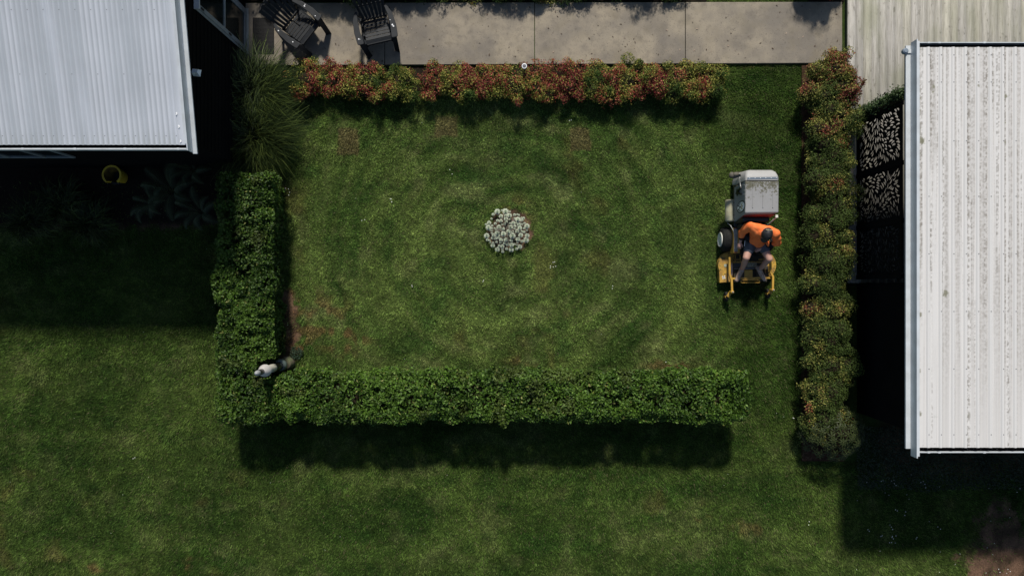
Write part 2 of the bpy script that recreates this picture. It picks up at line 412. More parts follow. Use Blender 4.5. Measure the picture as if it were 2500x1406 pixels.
tag(mb.build('leaf_litter', [pmat('dry_leaf', (.08, .05, .03), .8), pmat('pale_dry_leaf', (.36, .27, .2), .8)]), 'dry fallen leaves and twigs scattered on the concrete path', 'leaf litter', kind='stuff')

# planting beds
mb = MB()
mb.box((BEDX, P(0, 1125).y, -.05), (DECKX-.02, PATH_Y0-.012, .012))
tag(mb.build('bed_soil', M['soil']), kind='structure')
mb = MB(); mb.box((P(712, 0).x, P(0, 222).y, -.05), (P(1762, 0).x, PATH_Y0-.03, -.006)); tag(mb.build('bed_soil', M['darksoil']), kind='structure')
mb = MB()
mb.box((WX+.01, PATH_Y1+.04, -.05), (P(1725, 0).x, 7.6, .02)); mb.box((P(1975, 0).x, PATH_Y1+.03, -.05), (DECKX-.02, 7.6, .015))
tag(mb.build('planting_soil', M['darksoil']), kind='structure')

# ---------------------------------------------------------------- deck
M['board'] = None
def deck_mat():
    m = col_mat('weathered_deck_board', .8, .25); T = m.node_tree; b = T.nodes['Principled BSDF']; src = b.inputs['Base Color'].links[0].from_socket
    g = nd(m, 'ShaderNodeNewGeometry')
    for st, sc, lo, hi, c, wv in (((14, .7, 1), 3, .42, .7, (.20, .185, .15, 1), 1), ((60, 2.5, 1), 2, .5, .75, (.13, .115, .085, 1), 2), ((9, 4, 1), 2.5, .60, .72, (.09, .08, .06, 1), 7), ((2, .8, 1), 1.3, .5, .7, (.24, .24, .16, 1), 11)):
        mp = nd(m, 'ShaderNodeMapping'); mp.inputs['Scale'].default_value = st; T.links.new(g.outputs['Position'], mp.inputs[0])
        n = nd(m, 'ShaderNodeTexNoise', noise_dimensions='4D'); n.inputs['Scale'].default_value = sc; n.inputs['Detail'].default_value = 5; n.inputs['W'].default_value = wv
        T.links.new(mp.outputs[0], n.inputs['Vector'])
        r = nd(m, 'ShaderNodeMapRange'); r.inputs[1].default_value = lo; r.inputs[2].default_value = hi; r.inputs[4].default_value = .6
        T.links.new(n.outputs[0], r.inputs[0]); x = nd(m, 'ShaderNodeMix', data_type='RGBA')
        T.links.new(r.outputs[0], x.inputs[0]); T.links.new(src, x.inputs[6]); x.inputs[7].default_value = c; src = x.outputs[2]
    T.links.new(src, b.inputs['Base Color']); return m
M['board'] = deck_mat()
DZ = .11
dk = thing('deck', 'low weathered grey timber deck of long boards beside the right building', 'deck', (8.5, 3.5, 0))
vs = []; fs = []; cs = []; x = DECKX; bw = 19.25*(HC-DZ)/F; k = 0
while x < 13:
    a = x+.0025; b = x+bw-.0025; z = DZ-random.uniform(0, .0025); i = len(vs)
    for (xx, yy, zz) in ((a, .1, z-.03), (b, .1, z-.03), (b, 8.2, z-.03), (a, 8.2, z-.03), (a, .1, z), (b, .1, z), (b, 8.2, z), (a, 8.2, z)): vs.append((xx, yy, zz))
    fs += [(i, i+3, i+2, i+1), (i+4, i+5, i+6, i+7), (i, i+1, i+5, i+4), (i+1, i+2, i+6, i+5), (i+2, i+3, i+7, i+6), (i+3, i, i+4, i+7)]
    g = random.uniform(.85, 1.12); c = np.array((.42*g, .395*g, .335*g*random.uniform(.94, 1.05))); cs += [c]*8; x += bw
np_mesh('boards', np.array(vs), np.array(fs), M['board'], dk, np.array(cs))
mb = MB(); mb.box((DECKX-.001, .1, -.02), (DECKX+.03, 8.2, DZ-.035)); mb.box((DECKX+.03, .08, -.02), (13, .099, DZ-.035))
for j in range(12): mb.box((DECKX+.03, .4+j*.65, .0), (13, .445+j*.65, DZ-.036))
mb.build('deck_frame', noise_mat('deck_frame_timber', (.07, .09, .06), (.04, .05, .035), 6), dk)

# ---------------------------------------------------------------- roofs
def sheet_roof(parent, name, xs, zprof, y0, y1, zy, mat, screws, cols, ny_=60, thick=.0):
    ys = np.linspace(y0, y1, ny_); X, Y = np.meshgrid(xs, ys); Z = np.broadcast_to(zprof, X.shape)+zy(Y)
    nx = len(xs); idx = (np.arange(ny_-1)[:, None]*nx+np.arange(nx-1)[None, :]).ravel()
    f = np.stack([idx, idx+1, idx+1+nx, idx+nx], 1); v = np.stack([X, Y, Z], -1).reshape(-1, 3)
    c = cols(X, Y).reshape(-1, 3)
    # screws as small raised squares in the same mesh
    sv = []; n0 = len(v); sf = []
    for (sx, sy, sz) in screws:
        i = n0+len(sv); r = .007
        sv += [(sx-r, sy-r, sz), (sx+r, sy-r, sz), (sx+r, sy+r, sz), (sx-r, sy+r, sz)]; sf.append((i, i+1, i+2, i+3))
    if sv:
        v = np.concatenate([v, np.array(sv)]); f = np.concatenate([f, np.array(sf)]); c = np.concatenate([c, np.tile((.12, .12, .12), (len(sv), 1))])
    return np_mesh(name, v, f, mat, parent, c)
EH = 2.88
EY = P(0, 354, EH).y; EX = P(457, 0, EH).x; SL = math.tan(R(11)); RIDGE = 9.0
hs = thing('house', 'black walled house with a pale corrugated iron roof in the upper left', 'house', (-8.5, 6, 0))
pitch = 12.45*(HC-EH)/F
xs = np.arange(-13.2, EX-.12, pitch/8); xs = np.append(xs, [EX-.115, EX-.03, EX])
ph = 2*np.pi*(xs-xs[0])/pitch; zp = .0115*np.cos(ph); zp[-3:] = .0
zL = lambda Y: EH+(Y-EY)*SL
def colL(X, Y):
    base = np.ones(X.shape+(3,))*C(.55, .57, .595)
    val = .5-.5*np.cos(2*np.pi*(X-xs[0])/pitch)               # valley shading painted into the sheet colour
    base = mix(base, C(.27, .30, .32), (val**4)*.75*(X < EX-.12))
    base = mix(base, C(.40, .43, .45), sstep(.4, .75, vn(X*6, Y*.35, 1, 7, 3))*.7)
    base = mix(base, C(.34, .35, .31), sstep(.3, 0, Y-EY)*.35*(val**2)*(X < EX-.12))
    base = mix(base, C(.57, .6, .64), sstep(.55, .8, vn(X*3, Y*.3, 1, 17, 3))*.6)
    return base
scr = []
crest = [xs[0]+i*pitch for i in range(int((EX-.12-xs[0])/pitch)+1)]
for i, cx in enumerate(crest):
    if i % 2 == 0: scr.append((cx, P(0, 332, EH+.03).y, zL(P(0, 332, EH+.03).y)+.011))
    if i % 5 == 0: scr.append((cx, P(0, 182, 3.07).y, zL(P(0, 182, 3.07).y)+.011))
    if i % 3 == 0: scr.append((cx, P(0, 24, 3.26).y, zL(P(0, 24, 3.26).y)+.011))
roofL = sheet_roof(hs, 'roof', xs, zp, EY, RIDGE, zL, M['roofL'], scr, colL, 90)
dropm = pmat('dropping_white', (.8, .8, .78), .7)
for (px, py, a) in ((437, 281, 1), (440, 311, 2), (441, 345, 1)):
    mb = MB(); q = P(px, py, EH); z = zL(q.y)+.004
    for k in range(5*a):
        t = k/5/max(a, 1)*1.8; mb.ell((q.x+.012*math.sin(t*2), q.y+.02*t-.02, z), (.008, .009, .002), 8, 4)
    mb.build('bird_dropping', dropm, roofL)
# north slope, ridge
mb = MB(); zr = zL(RIDGE); mb.hexa([(-13.2, RIDGE, zr-.05), (EX, RIDGE, zr-.05), (EX, RIDGE+5, zr-1.0), (-13.2, RIDGE+5, zr-1.0), (-13.2, RIDGE, zr+.01), (EX, RIDGE, zr+.01), (EX, RIDGE+5, zr-.94), (-13.2, RIDGE+5, zr-.94)])
mb.build('far_roof_slope', M['flash'], hs)
# barge flashing along the east verge: shaded upstand face and low pale lip
def slope_strip(mb, x0, x1, dz0, dz1, ya, yb):
    mb.hexa([(x0, ya, zL(ya)+dz0), (x1, ya, zL(ya)+dz0), (x1, yb, zL(yb)+dz0), (x0, yb, zL(yb)+dz0),
             (x0, ya, zL(ya)+dz1), (x1, ya, zL(ya)+dz1), (x1, yb, zL(yb)+dz1), (x0, yb, zL(yb)+dz1)])
mb = MB()
yb0 = P(0, 371, EH).y
slope_strip(mb, EX+.001, EX+.018, -.13, .035, yb0+.02, RIDGE); slope_strip(mb, EX-.03, EX+.0005, .008, .03, EY+.01, RIDGE)
slope_strip(mb, EX+.0185, EX+.085, -.15, -.125, yb0, RIDGE)
mb.build('barge_flashing', M['flash'], hs)
# gutter
mb = MB(); gy0 = P(0, 364.5, EH-.03).y; gz = EH-.03
mb.box((-13.2, gy0+.018, gz-.1), (EX-.002, EY+.03, gz-.085))
g1 = mb.build('gutter', M['debris'], hs)
mb = MB(); mb.box((-13.2, gy0, gz-.12), (EX-.002, gy0+.0175, gz)); mb.box((-13.2, gy0-.006, gz-.008), (EX-.002, gy0-.0005, gz+.004))
for px in (55, 183, 305, 435): mb.box((P(px, 0, gz).x-.02, gy0-.009, gz-.01), (P(px, 0, gz).x+.02, gy0+.02, gz+.006))
mb.build('gutter_lip', M['flash'], g1)
# walls
mb = MB(); wt = zL(WY)-.06
mb.box((-13, WY, -.05), (WX, WY+.15, wt)); 
vsw = [(WX-.15, WY+.15, -.05), (WX, WY+.15, -.05), (WX, RIDGE+4.8, -.05), (WX-.15, RIDGE+4.8, -.05)]
mb.add([(WX, WY+.15, -.05), (WX, RIDGE, -.05), (WX, RIDGE+4.8, -.05), (WX, RIDGE+4.8, zL(RIDGE)-1.05), (WX, RIDGE, zL(RIDGE)-.1), (WX, WY+.15, zL(WY)-.06)], [(0, 1, 2, 3, 4, 5)])
for k in range(22):
    z = .12+k*.14
    mb.box((WX+.0005, WY, z), (WX+.012, RIDGE, z+.012)) if z < 2.7 else None
mb.build('wall', M['blackwall'], hs)
mb = MB(); mb.hexa([(-13, gy0+.02, EH-.14), (EX, gy0+.02, EH-.14), (EX, WY+.14, EH-.14), (-13, WY+.14, EH-.14), (-13, gy0+.02, EH-.125), (EX, gy0+.02, EH-.125), (EX, WY+.14, EH-.125), (-13, WY+.14, EH-.125)])
slope_strip(mb, WX+.013, EX, -.15, -.135, WY+.15, RIDGE)
mb.build('soffit', M['soffit'], hs)
# south window
wz = 1.16; wxr = P(180, 0, wz).x; mull = [wxr, P(111, 0, wz).x, P(22, 0, wz).x, -9.8]
win = MB(); win.box((-9.8, WY-.03, wz-.02), (wxr+.02, WY-.001, wz+.02)); win.box((-9.8, WY-.03, 2.22), (wxr+.02, WY-.001, 2.26))
for m_ in mull: win.box((m_-.02, WY-.028, wz+.0205), (m_+.02, WY-.001, 2.2195))
wf = win.build('window', M['alu'], hs)
pn = MB(); pn.box((-9.8, WY-.010, wz+.02), (wxr, WY-.0005, 2.22)); pn.build('pane', pmat('blue_black_glass', (.012, .02, .024), .1), wf)
# east door
dy0, dy1 = P(0, 127).y, P(0, 31).y; dh = 2.12
dr = MB(); xf = WX+.035
dr.box((WX+.0135, dy0-.0, .055), (xf, dy0+.075, dh)); dr.box((WX+.0135, dy0-.05, .055), (xf-.012, dy0-.0005, dh+.05))
dr.box((WX+.0135, dy1-.075, .055), (xf, dy1, dh)); dr.box((WX+.0135, dy1+.0005, .055), (xf-.012, dy1+.05, dh+.05))
dr.box((WX+.0135, dy0+.0755, .055), (xf, dy1-.0755, .14)); dr.box((WX+.0135, dy0+.0755, dh-.09), (xf, dy1-.0755, dh))
dr.box((WX+.0135, dy0+.0755, 1.02), (xf, dy1-.0755, 1.07))
fr = dr.build('door', M['alu'], hs)
g = MB(); g.box((WX+.0135, dy0+.07, .13), (WX+.018, dy1-.07, dh-.08)); g.build('pane', M['glass'], fr)
g = MB(); g.box((WX+.0125, dy0-.07, .046), (WX+.075, dy1+.06, .056)); g.build('sill', M['alu'], fr)
g = MB(); g.box((WX+.0125, dy0-.06, dh+.055), (WX+.10, dy1+.3, dh+.085)); g.build('head_flashing', M['flash'], fr)
for z in (.78, 1.9):
    g = MB(); g.box((xf+.0005, dy0+.02, z), (xf+.012, dy0+.05, z+.10)); g.build('hinge', M['black'], fr)
# wall light on the east wall
q = P(468, 174, 2.45); lt = thing('wall_light', 'small pale wedge shaped light under the eave of the upper left house', 'light', (WX+.012, q.y, 2.35))
mb = MB(); mb.box((WX+.0125, q.y-.04, 2.36), (WX+.03, q.y+.04, 2.46)); mb.bar((WX+.03, q.y, 2.41), (WX+.10, q.y, 2.42), .03, .03); mb.build('bracket', M['alu'], lt)
mb = MB(); x0 = WX+.08; mb.add([(x0, q.y-.05, 2.36), (x0+.12, q.y-.07, 2.38), (x0+.14, q.y+.04, 2.38), (x0+.02, q.y+.06, 2.36), (x0+.01, q.y-.03, 2.44), (x0+.10, q.y-.02, 2.45), (x0+.11, q.y+.02, 2.45), (x0+.02, q.y+.04, 2.44)], [(0,3,2,1),(4,5,6,7),(0,1,5,4),(1,2,6,5),(2,3,7,6),(3,0,4,7)])
mb.build('lamp_head', pmat('pale_lamp', (.75, .8, .82), .4), lt)

# right building
RH = 2.46; RX = P(2238, 0, RH).x; RY1 = P(0, 116, RH).y; RY0 = P(0, 1092, RH).y; rp = 30.3*(HC-RH)/F
bd = thing('outbuilding', 'black walled building with a stained white ribbed metal roof on the right', 'building', (9, .6, 0))
xr = []; zr_ = []; x = RX+.17-rp*.5
xr += [RX, RX+.05]; zr_ += [0, 0]
k = 0
while x < 12.6:
    c = x+rp*.5
    if c-.03 > xr[-1]:
        for dx, dz in ((-.032, 0), (-.016, .024), (.014, .024), (.030, 0), (rp*.36-.008, 0), (rp*.36, .004), (rp*.36+.012, .004), (rp*.36+.02, 0), (rp*.64-.008, 0), (rp*.64, .004), (rp*.64+.012, .004), (rp*.64+.02, 0)):
            xr.append(c+dx); zr_.append(dz)
    x += rp
# refine x for colour detail
X0 = np.array(xr); Z0 = np.array(zr_)
ex = np.unique(np.round(np.concatenate([X0, np.arange(RX, 12.5, .012)]), 4)); ez = np.interp(ex, X0, Z0)
zR = lambda Y: RH+0*Y
def colR(X, Y):
    b_ = np.ones(X.shape+(3,))*C(.63, .61, .575)
    pan = 1-np.clip(np.interp(X[0], ex, ez)/.012, 0, 1)[None, :]*np.ones_like(X)
    edge = sstep(.42, .56, vn(X*22, Y*.28, 1, 3, 3))
    spk = sstep(.35, .75, vn(X*40, Y*40, 1, 13, 2))
    b_ = mix(b_, C(.33, .305, .27), edge*pan*(.40+.5*spk)*sstep(-2.5, .2, Y)+edge*pan*.25*sstep(.2, -2.3, Y))
    b_ = mix(b_, C(.18, .16, .13), sstep(.52, .68, vn(X*26, Y*.35, 1, 23, 3))*pan*spk*.8)
    b_ = mix(b_, C(.22, .22, .16), sstep(.78, .88, vn(X*11, Y*11, 1, 33, 2))*pan*.8*sstep(.45, .6, vn(X*3, Y*.3, 1, 35)))
    for px, py, r in ((2249, 343, .055), (2252, 346, .03), (2308, 716, .05), (2247, 768, .035), (2244, 905, .03), (2246, 1010, .035), (2279, 212, .03), (2277, 225, .02), (2246, 240, .02), (2388, 210, .02), (2455, 236, .03), (2454, 300, .015), (2453, 348, .02), (2247, 270, .018), (2246, 610, .015)):
        q_ = P(px, py, RH); d = np.hypot(X-q_.x, (Y-q_.y)*.8)/r+(vn(X*45, Y*45, 1, 43, 2)-.5)*1.5
        b_ = mix(b_, C(.17, .165, .10), sstep(1.1, .6, d)*.8)
    vv = sstep(.62, .72, vn(X*30, Y*30, 1, 53, 2))*sstep(.11, .05, X-RX)*(X > RX)
    b_ = mix(b_, C(.25, .24, .2), vv*.8*sstep(-2.0, 3.0, Y+vn(X, Y*2, 1, 5)))
    return b_
scr = []
for j in range(28):
    cx = RX+.17+rp*(j)
    if cx > 12: break
    for i, py in enumerate((136, 202, 345, 480, 620, 760, 900, 1060)):
        if i in (0, 1, 3, 5, 7) or (j % 4 != 1): scr.append((cx, P(0, py, RH).y, RH+.0265))
xoff = P(2266, 0, RH).x-(RX+.17)
sheet_roof(bd, 'roof', ex, np.interp(ex-xoff*(ex > RX+.06), X0, Z0), RY0, RY1, zR, M['roofR'], [(a+xoff, b, c) for a, b, c in scr], colR, 620)
mb = MB()
mb.box((RX-.018, P(0, 1117, RH).y, RH-.13), (RX-.001, P(0, 98, RH).y, RH+.035)); mb.box((RX-.001+.0005, RY0-.02-.115, RH+.012), (RX+.028, RY1+.09, RH+.034))
mb.box((P(2210, 0, RH-.15).x, P(0, 1094, RH-.15).y, RH-.16), (RX-.0185, P(0, 113, RH-.15).y, RH-.131))
mb.build('barge_flashing', M['flash'], bd)
gdat = []
for (ya, yb, yl) in ((P(0, 117, RH).y-.04, P(0, 104.5, RH).y, P(0, 103.8, RH).y), (P(0, 1104, RH).y, RY0+.04, P(0, 1104.5, RH).y)):
    mbt = MB(); mbl = MB(); gdat.append((mbt, mbl))
    mbt.box((RX+.03, ya, RH-.12), (12.6, yb, RH-.105))
    mbl.box((RX+.029, yl-.006, RH-.14), (12.6, yl+.008, RH-.012))
    for px in (2269, 2295, 2405): mbl.box((P(px, 0, RH).x-.02, yl-.012, RH-.03), (P(px, 0, RH).x+.02, yl+.013, RH-.008))
for k in range(60):
    mbt = gdat[k % 2][0]; yy = (P(0, 111, RH).y, P(0, 1098, RH).y)[k % 2]+random.uniform(-.03, .03); mbt.m = 1
    xx = random.uniform(RX+.05, 8.3); mbt.ell((xx, yy, RH-.1), (random.uniform(.004, .012), .006, .004), 6, 4)
gl_ = pmat('gutter_leaf', (.3, .28, .25), .8)
for mbt, mbl in gdat:
    gt = mbt.build('gutter', [M['debris'], gl_], bd); mbl.build('gutter_lip', M['flash'], gt)
WRX = P(2093, 0).x
mb = MB(); mb.box((WRX, -2.42, -.05), (13, .09, RH-.14)); mb.build('wall', M['blackwall'], bd)
mb = MB(); mb.box((P(2210, 0, RH-.15).x+.003, RY0+.02, RH-.18), (WRX+.3, RY1-.03, RH-.162)); mb.box((WRX+.301, .1, RH-.14), (12.6, RY1-.03, RH-.125)); mb.build('soffit', M['soffit'], bd)
for xx in (7.9, 12.3):
    mb = MB(); mb.box((xx, RY1-.2, DZ+.001), (xx+.1, RY1-.1, RH-.13)); mb.build('post', M['soffit'], bd)
q = P(2213, 125, RH-.1); lt = thing('sensor_light', 'small grey sensor light on the corner of the right roof edge', 'light', (q.x, q.y, RH-.2))
mb = MB(); mb.lathe([(.025, -.03), (.045, -.025), (.045, .03), (.03, .045)], (q.x-.015, q.y, RH-.12), 14); mb.build('lamp_head', pmat('grey_lamp', (.20, .24, .28), .35), lt)
mb = MB(); mb.box((q.x+.02, q.y-.03, RH-.155+.03), (RX-.02, q.y+.03, RH-.11)); mb.build('bracket', M['flash'], lt)

# ---------------------------------------------------------------- leaf-pattern screen
def leaf_panel(name, parent, x, y0, y1, z0, z1, seed):
    rd = random.Random(seed); W_ = y1-y0; H_ = z1-z0
    pts = [(0, 0), (W_, 0), (W_, H_), (0, H_)]; edges = [(0, 1), (1, 2), (2, 3), (3, 0)]; polys = []; cs = []
    tries = 0
    while len(cs) < 230 and tries < 14000:
        tries += 1
        L = rd.uniform(.085, .14); w_ = rd.uniform(.012, .019)
        cx, cy = rd.uniform(.05, W_-.05), rd.uniform(.05, H_-.05)
        a = .9+1.5*math.sin(cx*3.1+seed)+1.2*math.cos(cy*3.7+seed*1.7)+rd.uniform(-.45, .45)
        ok = True
        pl = []
        for k in range(10):
            t = k/10*2*math.pi; u = math.cos(t)*L/2; vv = math.sin(t)*w_*(1-.35*math.cos(t))+.012*(1-(2*u/L)**2)*(1 if k else 1)
            pl.append((cx+u*math.cos(a)-vv*math.sin(a), cy+u*math.sin(a)+vv*math.cos(a)))
        if any(p[0] < .035 or p[0] > W_-.035 or p[1] < .035 or p[1] > H_-.035 for p in pl): continue
        ax = [(cx+u*L/2*math.cos(a), cy+u*L/2*math.sin(a)) for u in (-1, -.5, 0, .5, 1)]
        for bx_, w2 in cs:
            if any((p[0]-r_[0])**2+(p[1]-r_[1])**2 < (.031)**2 for p in ax for r_ in bx_): ok = False; break
        if not ok: continue
        cs.append((ax, w_)); polys.append(pl)
    for pl in polys:
        b = len(pts); pts += pl; edges += [(b+i, b+(i+1) % 10) for i in range(10)]
    v, e, f, _, _, _ = delaunay_2d_cdt([Vector(p) for p in pts], edges, [], 1, 1e-5)
    def inside(c, pl):
        r_ = False; j = len(pl)-1
        for i in range(len(pl)):
            if (pl[i][1] > c[1]) != (pl[j][1] > c[1]) and c[0] < (pl[j][0]-pl[i][0])*(c[1]-pl[i][1])/(pl[j][1]-pl[i][1])+pl[i][0]: r_ = not r_
            j = i
        return r_
    fk = []
    for t in f:
        c = ((v[t[0]].x+v[t[1]].x+v[t[2]].x)/3, (v[t[0]].y+v[t[1]].y+v[t[2]].y)/3)
        if not any(abs(c[0]-pl[0][0]) < .2 and abs(c[1]-pl[0][1]) < .2 and inside(c, pl) for pl in polys): fk.append(tuple(t))
    mb = MB(); mb.add([(x, y0+p.x, z0+p.y) for p in v], fk)
    o = mb.build(name, M['screen'], parent); s = o.modifiers.new('s', 'SOLIDIFY'); s.thickness = .004; return o
M['screen'] = pmat('matt_black_steel', (.004, .004, .004), .8, .1)
SX = P(2203, 0, 1.64).x; ZS = 1.64
sc = thing('privacy_screen', 'black metal privacy screen with cut out leaf pattern standing beside the right roof', 'screen', (SX, 2, DZ))
ys = [P(0, 300, DZ).y, P(0, 431, DZ).y, P(0, 556, DZ).y, P(0, 676, DZ).y]
for i in range(3): leaf_panel('screen_panel', sc, SX, ys[i+1]+.03, ys[i]-.03, DZ+.06, ZS-.03, 3+i*5)
mb = MB()
for i, y_ in enumerate(ys): 
    w_ = .06 if i == 0 else .05
    p = MB(); p.box((SX-.02, y_-w_, DZ), (SX+.03, y_+w_*.6, ZS)); p.build('post', M['screen'], sc)
for za, zb in ((ZS-.028, ZS), (DZ+.02, DZ+.06)):
    p = MB(); p.box((SX-.012, ys[3]+.04, za), (SX+.012, ys[0]-.065, zb)); p.build('rail', M['screen'], sc)

# ---------------------------------------------------------------- hedges and plants
def shell_box(n, lo, hi, depth, topw=1.0):
    """random points near the surface of a box (not its underside) with outward normals"""
    lo = np.array(lo); hi = np.array(hi); d = hi-lo
    A = np.array([d[1]*d[2], d[1]*d[2], d[0]*d[2], d[0]*d[2], d[0]*d[1]*topw]); fi = rng.choice(5, n, p=A/A.sum())
    p = lo+rng.random((n, 3))*d; nr = np.zeros((n, 3)); dep = depth*rng.random(n)**1.5
    for k, (ax, sg) in enumerate(((0, -1), (0, 1), (1, -1), (1, 1), (2, 1))):
        m = fi == k; p[m, ax] = (lo if sg < 0 else hi)[ax]-sg*dep[m]; nr[m, ax] = sg
    return p, nr, dep
def hedge(name, label, lo, hi, n, taper=0.0, seed=0):
    lo, hi = list(lo), list(hi); c = [(lo[0]+hi[0])/2, (lo[1]+hi[1])/2, 0]
    th = thing(name, label, 'hedge', c, 0, None)
    p, nr, dep = shell_box(n, lo, hi, .26, 2.2)
    # round the top edges and make it lumpy
    cen = (np.array(lo)+np.array(hi))/2; half = (np.array(hi)-np.array(lo))/2
    q = (p-cen)/half; cr = np.clip(np.abs(q[:, :2]).max(1), 0, 1)
    ez_ = sstep(.70, 1.0, cr)*sstep(.5, 1, q[:, 2])
    tap = 1-.20*(1-np.clip(p[:, 2]/hi[2], 0, 1))[:, None]*(1/half[:2])[None, :]; p[:, :2] = cen[:2]+(p[:, :2]-cen[:2])*tap
    dwall = np.minimum(half[0]-np.abs(p[:, 0]-cen[0]), half[1]-np.abs(p[:, 1]-cen[1]))
    p[:, 2] -= .11*sstep(.2, 0, dwall)*sstep(.6, 1, q[:, 2])
    lump = vn3(p*2.2, 11+seed)-.5; lump2 = vn3(p*6.0, 12+seed)-.5
    nn = unit(nr+q*.25)
    p = p+nn*(lump*.15+lump2*.20)[:, None]
    p[:, 2] = np.maximum(p[:, 2], .03)
    hole = vn3(p*6.5, 15+seed)
    keep = (hole > .40) | (rng.random(n) < .15)
    tq = P(705, 885); keep &= np.hypot(p[:, 0]-tq.x, p[:, 1]-tq.y) > .20
    keep &= ~((p[:, 0] > tq.x-.22) & (p[:, 0] < tq.x+.1) & (np.abs(p[:, 1]-tq.y+.02) < .17) & (p[:, 2] > .35))
    p, nr, dep, lump, lump2, nn = p[keep], nr[keep], dep[keep], lump[keep], lump2[keep], nn[keep]; m = len(p)
    nrm = unit(nn*.8+np.array((0, .05, .55))+rng.normal(size=(m, 3))*.75)
    t = vn3(p*1.7, 14+seed)
    col = mix(np.tile(C(.030, .066, .007), (m, 1)), C(.072, .138, .016), sstep(.3, .7, t+rng.normal(0, .18, m)))
    col = mix(col, C(.12, .19, .035), (rng.random(m) < .12)*(dep < .08)*.8)
    col = mix(col, C(.19, .20, .05), (rng.random(m) < .02)*.9)
    dead = sstep(.66, .78, vn3(p*3.1, 55+seed)); col = mix(col, C(.075, .07, .022), dead*.35)
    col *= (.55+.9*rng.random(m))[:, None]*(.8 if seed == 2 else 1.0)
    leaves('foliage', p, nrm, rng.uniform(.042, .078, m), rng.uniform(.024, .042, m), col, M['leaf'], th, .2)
    mb = MB(); i = .30
    mb.box((lo[0]+i, lo[1]+i, .0), (hi[0]-i, hi[1]-i, hi[2]-.24)); mb.build('branches', M['core'], th)
    return th
HH = 1.13; k1 = P(0, 0, HH)
hx0, hx1 = P(522, 0, HH).x, P(1832, 0, HH).x; hy1, hy0 = P(0, 905, HH).y, P(0, 1035, HH).y
lx0, lx1 = P(516, 0, HH).x, P(668, 0, HH).x; ly1 = P(0, 418, HH).y
hedge('box_hedge', 'long bright green clipped hedge running along the bottom edge of the small lawn', (lx1-.30, hy0, 0), (hx1, hy1, HH), 105000, seed=1)
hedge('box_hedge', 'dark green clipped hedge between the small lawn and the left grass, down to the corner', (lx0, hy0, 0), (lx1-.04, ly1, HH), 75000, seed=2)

def blob_leaves(lobes, n, depth=.12, zmin=.02):
    """points on the outside of a union of ellipsoid lobes [(c, r)]"""
    P_, N_, K_ = [], [], []
    A = np.array([r[0]*r[1]+r[0]*r[2] for c, r in lobes]); cnt = (n*A/A.sum()).astype(int)
    for k, ((c, r), m) in enumerate(zip(lobes, cnt)):
        d = unit(rng.normal(size=(m, 3))); d[:, 2] = np.abs(d[:, 2])*1.0-.15*(rng.random(m) < .4); d = unit(d)
        s = 1-depth/max(r)*rng.random(m)**1.3
        p = np.array(c)+d*np.array(r)*s[:, None]
        P_.append(p); N_.append(unit(d/np.array(r))); K_.append(np.full(m, k))
    p = np.concatenate(P_); nn = np.concatenate(N_); kk = np.concatenate(K_); ok = p[:, 2] > zmin
    for k, (c, r) in enumerate(lobes):
        inside = np.linalg.norm((p-np.array(c))/(np.array(r)-depth), axis=1) < .92
        ok &= ~inside | (kk == k)
    return p[ok], nn[ok], kk[ok]
RED, WINE, OLIVE, STRAW, GREEN, RUST = C(.20, .038, .028), C(.10, .016, .018), C(.080, .095, .015), C(.29, .265, .070), C(.028, .052, .010), C(.155, .060, .022)
